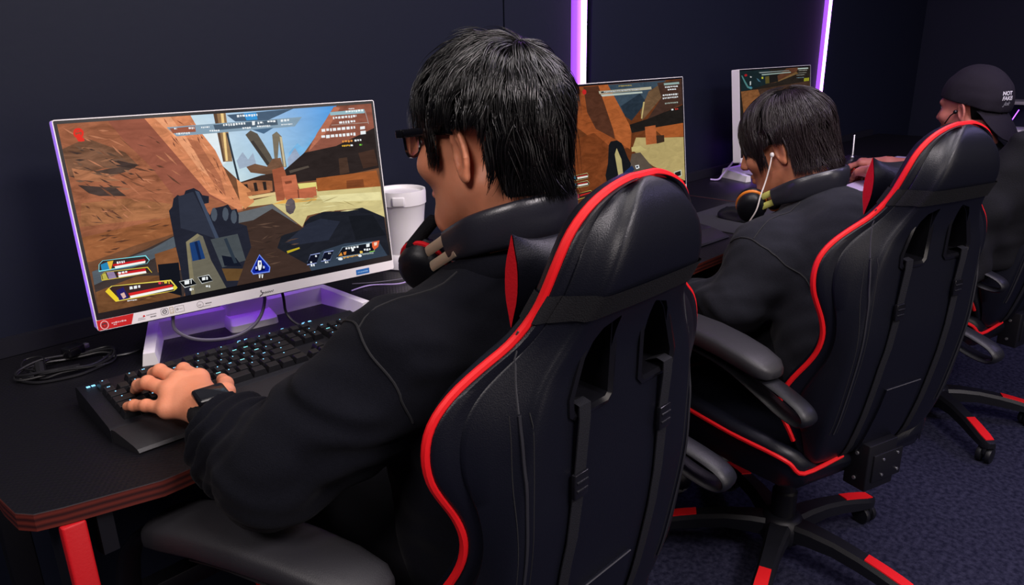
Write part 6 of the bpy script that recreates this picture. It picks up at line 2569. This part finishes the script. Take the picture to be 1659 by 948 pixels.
# ================================================================== the middle player
J2 = {'pelvis': (1.655, .60, .55), 'waist': (1.66, .60, .65), 'chest': (1.70, .635, .72), 'upper': (1.715, .660, .765), 'neck': (1.720, .705, .91),
      'sh': [(1.550, .715, .797), (1.865, .66, .797)], 'el': [(1.488, .745, .685), (1.95, .70, .68)], 'wr': [(1.525, .905, .668), (1.88, .90, .668)],
      'hip': [(1.60, .66, .545), (1.75, .62, .545)], 'kn': [(1.66, 1.04, .565), (1.86, 1.00, .565)], 'an': [(1.70, 1.02, .10), (1.88, .98, .10)], 'toe': [(1.72, 1.13, .03), (1.92, 1.09, .03)]}
H2 = head_matrix((1.725, .772, 1.014), .10, .34, 0, .95)
nk = H2.inverted() @ Vector((1.712, .680, .875))
rh = sim_hand(J2['wr'][1], (-.25, .95, -.25), (0, 0, 1), -1, .40)
lh = sim_hand(J2['wr'][0], (.35, .93, -.25), (0, 0, 1), 1, .45)
p2 = np_mesh('person', xform(head_parts('skin', tuple(nk)), H2) + body_parts(J2, 'skin') + hand_parts('skin', lh) + hand_parts('skin', rh))
tag(p2, 'middle seated player with dark brown bowl-cut hair and a washed black sweatshirt', 'person')
F = Field((1.26, .44, .50), (2.09, 1.0, 1.0), .0055)
F.add(F.chain([(1.655, .60, .53), (1.66, .595, .65), (1.695, .625, .765), (1.712, .655, .785)], [.160, .156, .170, .120], .05, (1, 1.4, 1)))
F.add(F.cone((1.715, .672, .835), (1.718, .685, .868), .095, .062, (1, 1.15, 1)), .03)
fold = np.sin(F.X * 45 + F.Y * 30 - F.Z * 70 + 2.0 * np.sin(F.X * 20 + F.Z * 26))
for s in (0, 1):
    sh, el, wr = J2['sh'][s], J2['el'][s], J2['wr'][s]
    F.add(F.cone((1.716, .685, .840), sh, .062, .077), .035)
    F.add(F.chain([sh, el], [.082, .066], .03) - .002 * fold, .035)
    F.add(F.chain([el, wr], [.064, .042], .03) - .003 * np.sin(F.X * 120 + F.Y * 60 + 2 * np.sin(F.Z * 60)), .02)
F.V += .0035 * F.wob(.16, 4) + .0015 * F.wob(.07, 12)
for s in (0, 1):
    e, w = np.array(J2['el'][s]), np.array(J2['wr'][s])
    ax = (w - e) / np.linalg.norm(w - e)
    a = w - ax * .005
    pl = (F.X - a[0]) * ax[0] + (F.Y - a[1]) * ax[1] + (F.Z - a[2]) * ax[2]
    near = np.sqrt((F.X - a[0]) ** 2 + (F.Y - a[1]) ** 2 + (F.Z - a[2]) ** 2) - .09
    F.sub(np.maximum(-(pl - .010), near), .0)
F.cut(-(F.Z - .515), .004)
sw = cloth('sweatshirt', p2, F, 'sweater')
tr = bvh(sw)
cb = MB()
cb.tube(catmull([(1.644, .705, .884), (1.659, .657, .891), (1.715, .626, .892), (1.771, .654, .891), (1.791, .70, .884), (1.77, .765, .850), (1.715, .79, .838), (1.66, .765, .850)], 6, closed=True), .010, 'sweater', 10, closed=True, flat=(.8, 1.5))
cb.build('collar', sw)
seam_on(tr, sw, [(1.62, .69, .925), (1.55, .70, .90), (1.47, .715, .86)], 'shoulder_seam', 'stitch', .0018)
seam_on(tr, sw, [(1.49, .78, .83), (1.465, .73, .865), (1.46, .67, .84), (1.485, .61, .79), (1.52, .58, .74)], 'armhole_seam', 'stitch', .0022)
np_mesh('trousers', trousers_parts(J2, 'trousers'), p2)
shoes(J2, p2, 'black_plastic')
make_hair(p2, H2, 'hair_brown', dict(side=.096, front=.116, back=.116, top=.100, low=.150, fringe=-.012, fslope=-.2, burn=-.042, ear=.012, nape=-.085, nslope=.2, whorl=(-.05, -.30, .95), dens=1.0,
          length=1.05, swirl=.28, lift=.004, fly=.0012, wave=.4, spread=.06, flick=.3, hang=.96, drop=.9), 340, 20, 21, 10, .00068)
make_headset('black headset round the neck of the middle player, with small yellow marks', None,
             [(1.632, .750, .912), (1.630, .695, .936), (1.664, .644, .952), (1.712, .628, .956), (1.760, .645, .952), (1.795, .690, .936), (1.800, .745, .912)],
             [[(1.632, .742, .917), (1.630, .785, .893)], [(1.80, .745, .917), (1.80, .785, .893)]],
             [[(1.632, .800, .882), (.75, .35, .45)], [(1.80, .80, .882), (-.75, .35, .45)]], None, 'orange_accent', 'yellow_accent')
t = thing('wired_earphone', 'white wired earphone hanging from the ear of the middle player', 'earphone')
ear2 = H2 @ Vector((-.088, .004, -.006))
b = MB().ball(tuple(ear2), (.0045, .005, .006), 'white_plastic', 8)
b.build('earbud', t)
e_ = tuple(ear2)
b = MB().tube(catmull([e_, (e_[0] - .006, e_[1], e_[2] - .025), (e_[0] - .012, e_[1] + .004, e_[2] - .06), (e_[0] - .026, e_[1] + .006, e_[2] - .09), (e_[0] - .034, e_[1] + .010, e_[2] - .125), (e_[0] - .03, e_[1] + .03, e_[2] - .16)], 6), .0017, 'white_wire', 8)
b.build('wire', t)

# ================================================================== the player in the cap
J3 = {'pelvis': (2.80, .61, .55), 'waist': (2.80, .605, .66), 'chest': (2.81, .61, .73), 'upper': (2.83, .615, .785), 'neck': (2.845, .628, .92),
      'sh': [(2.650, 0.630, 0.840), (2.980, 0.600, 0.840)], 'el': [(2.600, 0.730, 0.720), (3.080, 0.750, 0.700)], 'wr': [(2.790, 0.915, 0.805), (3.060, 0.960, 0.800)],
      'hip': [(2.730, 0.670, 0.545), (2.890, 0.650, 0.545)], 'kn': [(2.790, 1.060, 0.565), (3.010, 1.030, 0.565)], 'an': [(2.810, 1.050, 0.100), (3.030, 1.030, 0.100)], 'toe': [(2.830, 1.160, 0.030), (3.060, 1.140, 0.030)]}
H3 = head_matrix((2.855, .660, 1.026), -.30, .10, 0, .95)
nk = H3.inverted() @ Vector((2.820, 0.610, 0.900))
lh = sim_hand(J3['wr'][0], (.75, .64, -.10), (0, 0, 1), 1, .40)
rh = sim_hand(J3['wr'][1], (.0, .98, -.05), (0, 0, 1), -1, .40)
p3 = np_mesh('person', xform(head_parts('skin_tan', tuple(nk)), H3) + body_parts(J3, 'skin_tan') + hand_parts('skin_tan', lh) + hand_parts('skin_tan', rh))
tag(p3, 'far seated player in a black backward cap, face in profile', 'person')
F = Field((2.47, .43, .50), (3.19, 1.01, .97), .0075)
F.add(F.chain([(2.80, .61, .53), (2.80, .605, .66), (2.81, .608, .77), (2.83, .613, .80)], [.155, .15, .165, .120], .05, (1, 1.45, 1)))
F.add(F.cone((2.83, .615, .83), (2.842, .622, .885), .092, .060, (1, 1.2, 1)), .04)
for s in (0, 1):
    sh, el, wr = J3['sh'][s], J3['el'][s], J3['wr'][s]
    F.add(F.cone((2.835, .618, .86), sh, .056, .070), .04)
    F.add(F.chain([sh, el], [.076, .064], .03), .035)
    F.add(F.chain([el, tuple(np.array(el) * .45 + np.array(wr) * .55)], [.062, .050], .03), .02)
F.V += .004 * F.wob(.13, 14)
F.cut(-(F.Z - .515), .004)
tsh = cloth('sweatshirt', p3, F, 'hoodie')
np_mesh('trousers', trousers_parts(J3, 'trousers'), p3)
shoes(J3, p3, 'black_plastic')
make_hair(p3, H3, 'hair_black', dict(side=.083, front=.100, back=.110, top=.093, low=.135, fringe=.035, fslope=0, burn=-.012, ear=.034, nape=-.035, whorl=(0, -.4, .9),
          length=.4, swirl=.2, lift=.0, fly=.0006, wave=.1, spread=.05, flick=0, hang=.93, drop=.5, inset=.003), 60, 8, 31, 6, .0008)
# cap worn backwards
F = Field((-.125, -.20, -.09), (.125, .15, .17), .0026)
F.add(F.ell((0, -.012, .048), (.0905, .112, .104)))
F.add(F.ell((0, -.070, .02), (.072, .048, .07)), .03)
inner = F.ell((0, -.012, .046), (.0865, .107, .099))
rim = F.Z - (.030 + .30 * F.Y * (F.Y > 0) + .36 * F.Y * (F.Y <= 0))
F.cut(-rim, .003)
F.V += .0012 * F.wob(.06, 3) - .0012 * np.exp(-((np.abs(F.X)) / .002) ** 2)
F.sub(np.maximum(inner, -(F.Z - (-.2)) * 0 + inner), .0)
cp = np_mesh('cap', xform([(*F.mesh(), 'cap_cloth')], H3), p3)
b = MB()
rg = []
for k in range(9):     # brim
    t_ = k / 8
    y = -.098 - .050 * t_
    row = []
    for q in range(17):
        a = -1 + 2 * q / 16
        wv = .074 * math.sqrt(max(0, 1 - (t_ * .98) ** 3.2)) if k else .078
        x = a * max(wv, .012)
        row.append((x, y + .035 * a * a * (1 - t_), .014 - .100 * t_ - .026 * a * a * (.5 + .3 * t_)))
    rg.append(row)
v = [p for r in rg for p in r]
v2 = [(x, y, z - .0035) for x, y, z in v]
f = []
for i in range(8):
    for q in range(16):
        a = i * 17 + q
        f.append((a, a + 1, a + 18, a + 17))
n_ = len(v)
f += [tuple(n_ + i for i in reversed(ff)) for ff in f]
edge = [q for q in range(17)] + [i * 17 + 16 for i in range(1, 9)] + [8 * 17 + q for q in range(15, -1, -1)] + [i * 17 for i in range(7, 0, -1)]
f += [(edge[i], edge[(i + 1) % len(edge)], n_ + edge[(i + 1) % len(edge)], n_ + edge[i]) for i in range(len(edge))]
b.add(v + v2, f, 'cap_cloth', H3)
b.build('brim', cp, smooth=50)
MB().ball((0, -.02, .148), (.009, .009, .005), 'cap_cloth', 8, H3).build('button', cp)
tree = bvh(cp)


def cap_text(txt, size, row, m, shear=.2, tilt=0.0):
    cu = bpy.data.curves.new('print', 'FONT')
    cu.body = txt
    cu.size = size
    cu.align_x = 'CENTER'
    cu.shear = shear
    cu.offset = .0006
    ob = bpy.data.objects.new('tmp_text', cu)
    COL.objects.link(ob)
    dg = bpy.context.evaluated_depsgraph_get()
    me = bpy.data.meshes.new_from_object(ob.evaluated_get(dg))
    bpy.data.objects.remove(ob)
    bm = bmesh.new()
    bm.from_mesh(me)
    bmesh.ops.subdivide_edges(bm, edges=[e for e in bm.edges if e.calc_length() > .006], cuts=2, use_grid_fill=False)
    bmesh.ops.triangulate(bm, faces=bm.faces)
    az0 = math.radians(-101)      # left side of the back of the cap
    for v_ in bm.verts:
        az = az0 + v_.co.x / .105
        p = Vector((.16 * math.cos(az), -.02 + .16 * math.sin(az), row + v_.co.y))
        hit = H3 @ p
        c = H3 @ Vector((0, -.02, row + v_.co.y))
        q, nrm, _, _ = tree.ray_cast(hit, (c - hit).normalized())
        v_.co = (q + nrm * .0009) if q is not None else hit
    bm.to_mesh(me)
    bm.free()
    me.materials.clear()
    me.materials.append(MATS[m])
    o = bpy.data.objects.new('cap_print', me)
    COL.objects.link(o)
    o.parent = cp
    return o


cap_text('NOT', .017, .046, 'white_print')
cap_text('FAKE', .017, .030, 'white_print')
cap_text('Jok', .017, .013, 'grey_print', .5)
t = thing('wireless_earphone', 'black earphone in the ear of the player in the cap, with a short dark stem', 'earphone')
e3 = H3 @ Vector((-.086, .004, .0))
MB().ball(tuple(e3), .007, 'gloss_black', 8).build('earbud', t)
MB().tube([tuple(e3), tuple(H3 @ Vector((-.084, .022, -.012))), tuple(H3 @ Vector((-.076, .045, -.038)))], .002, 'gloss_black', 6).build('stem', t)
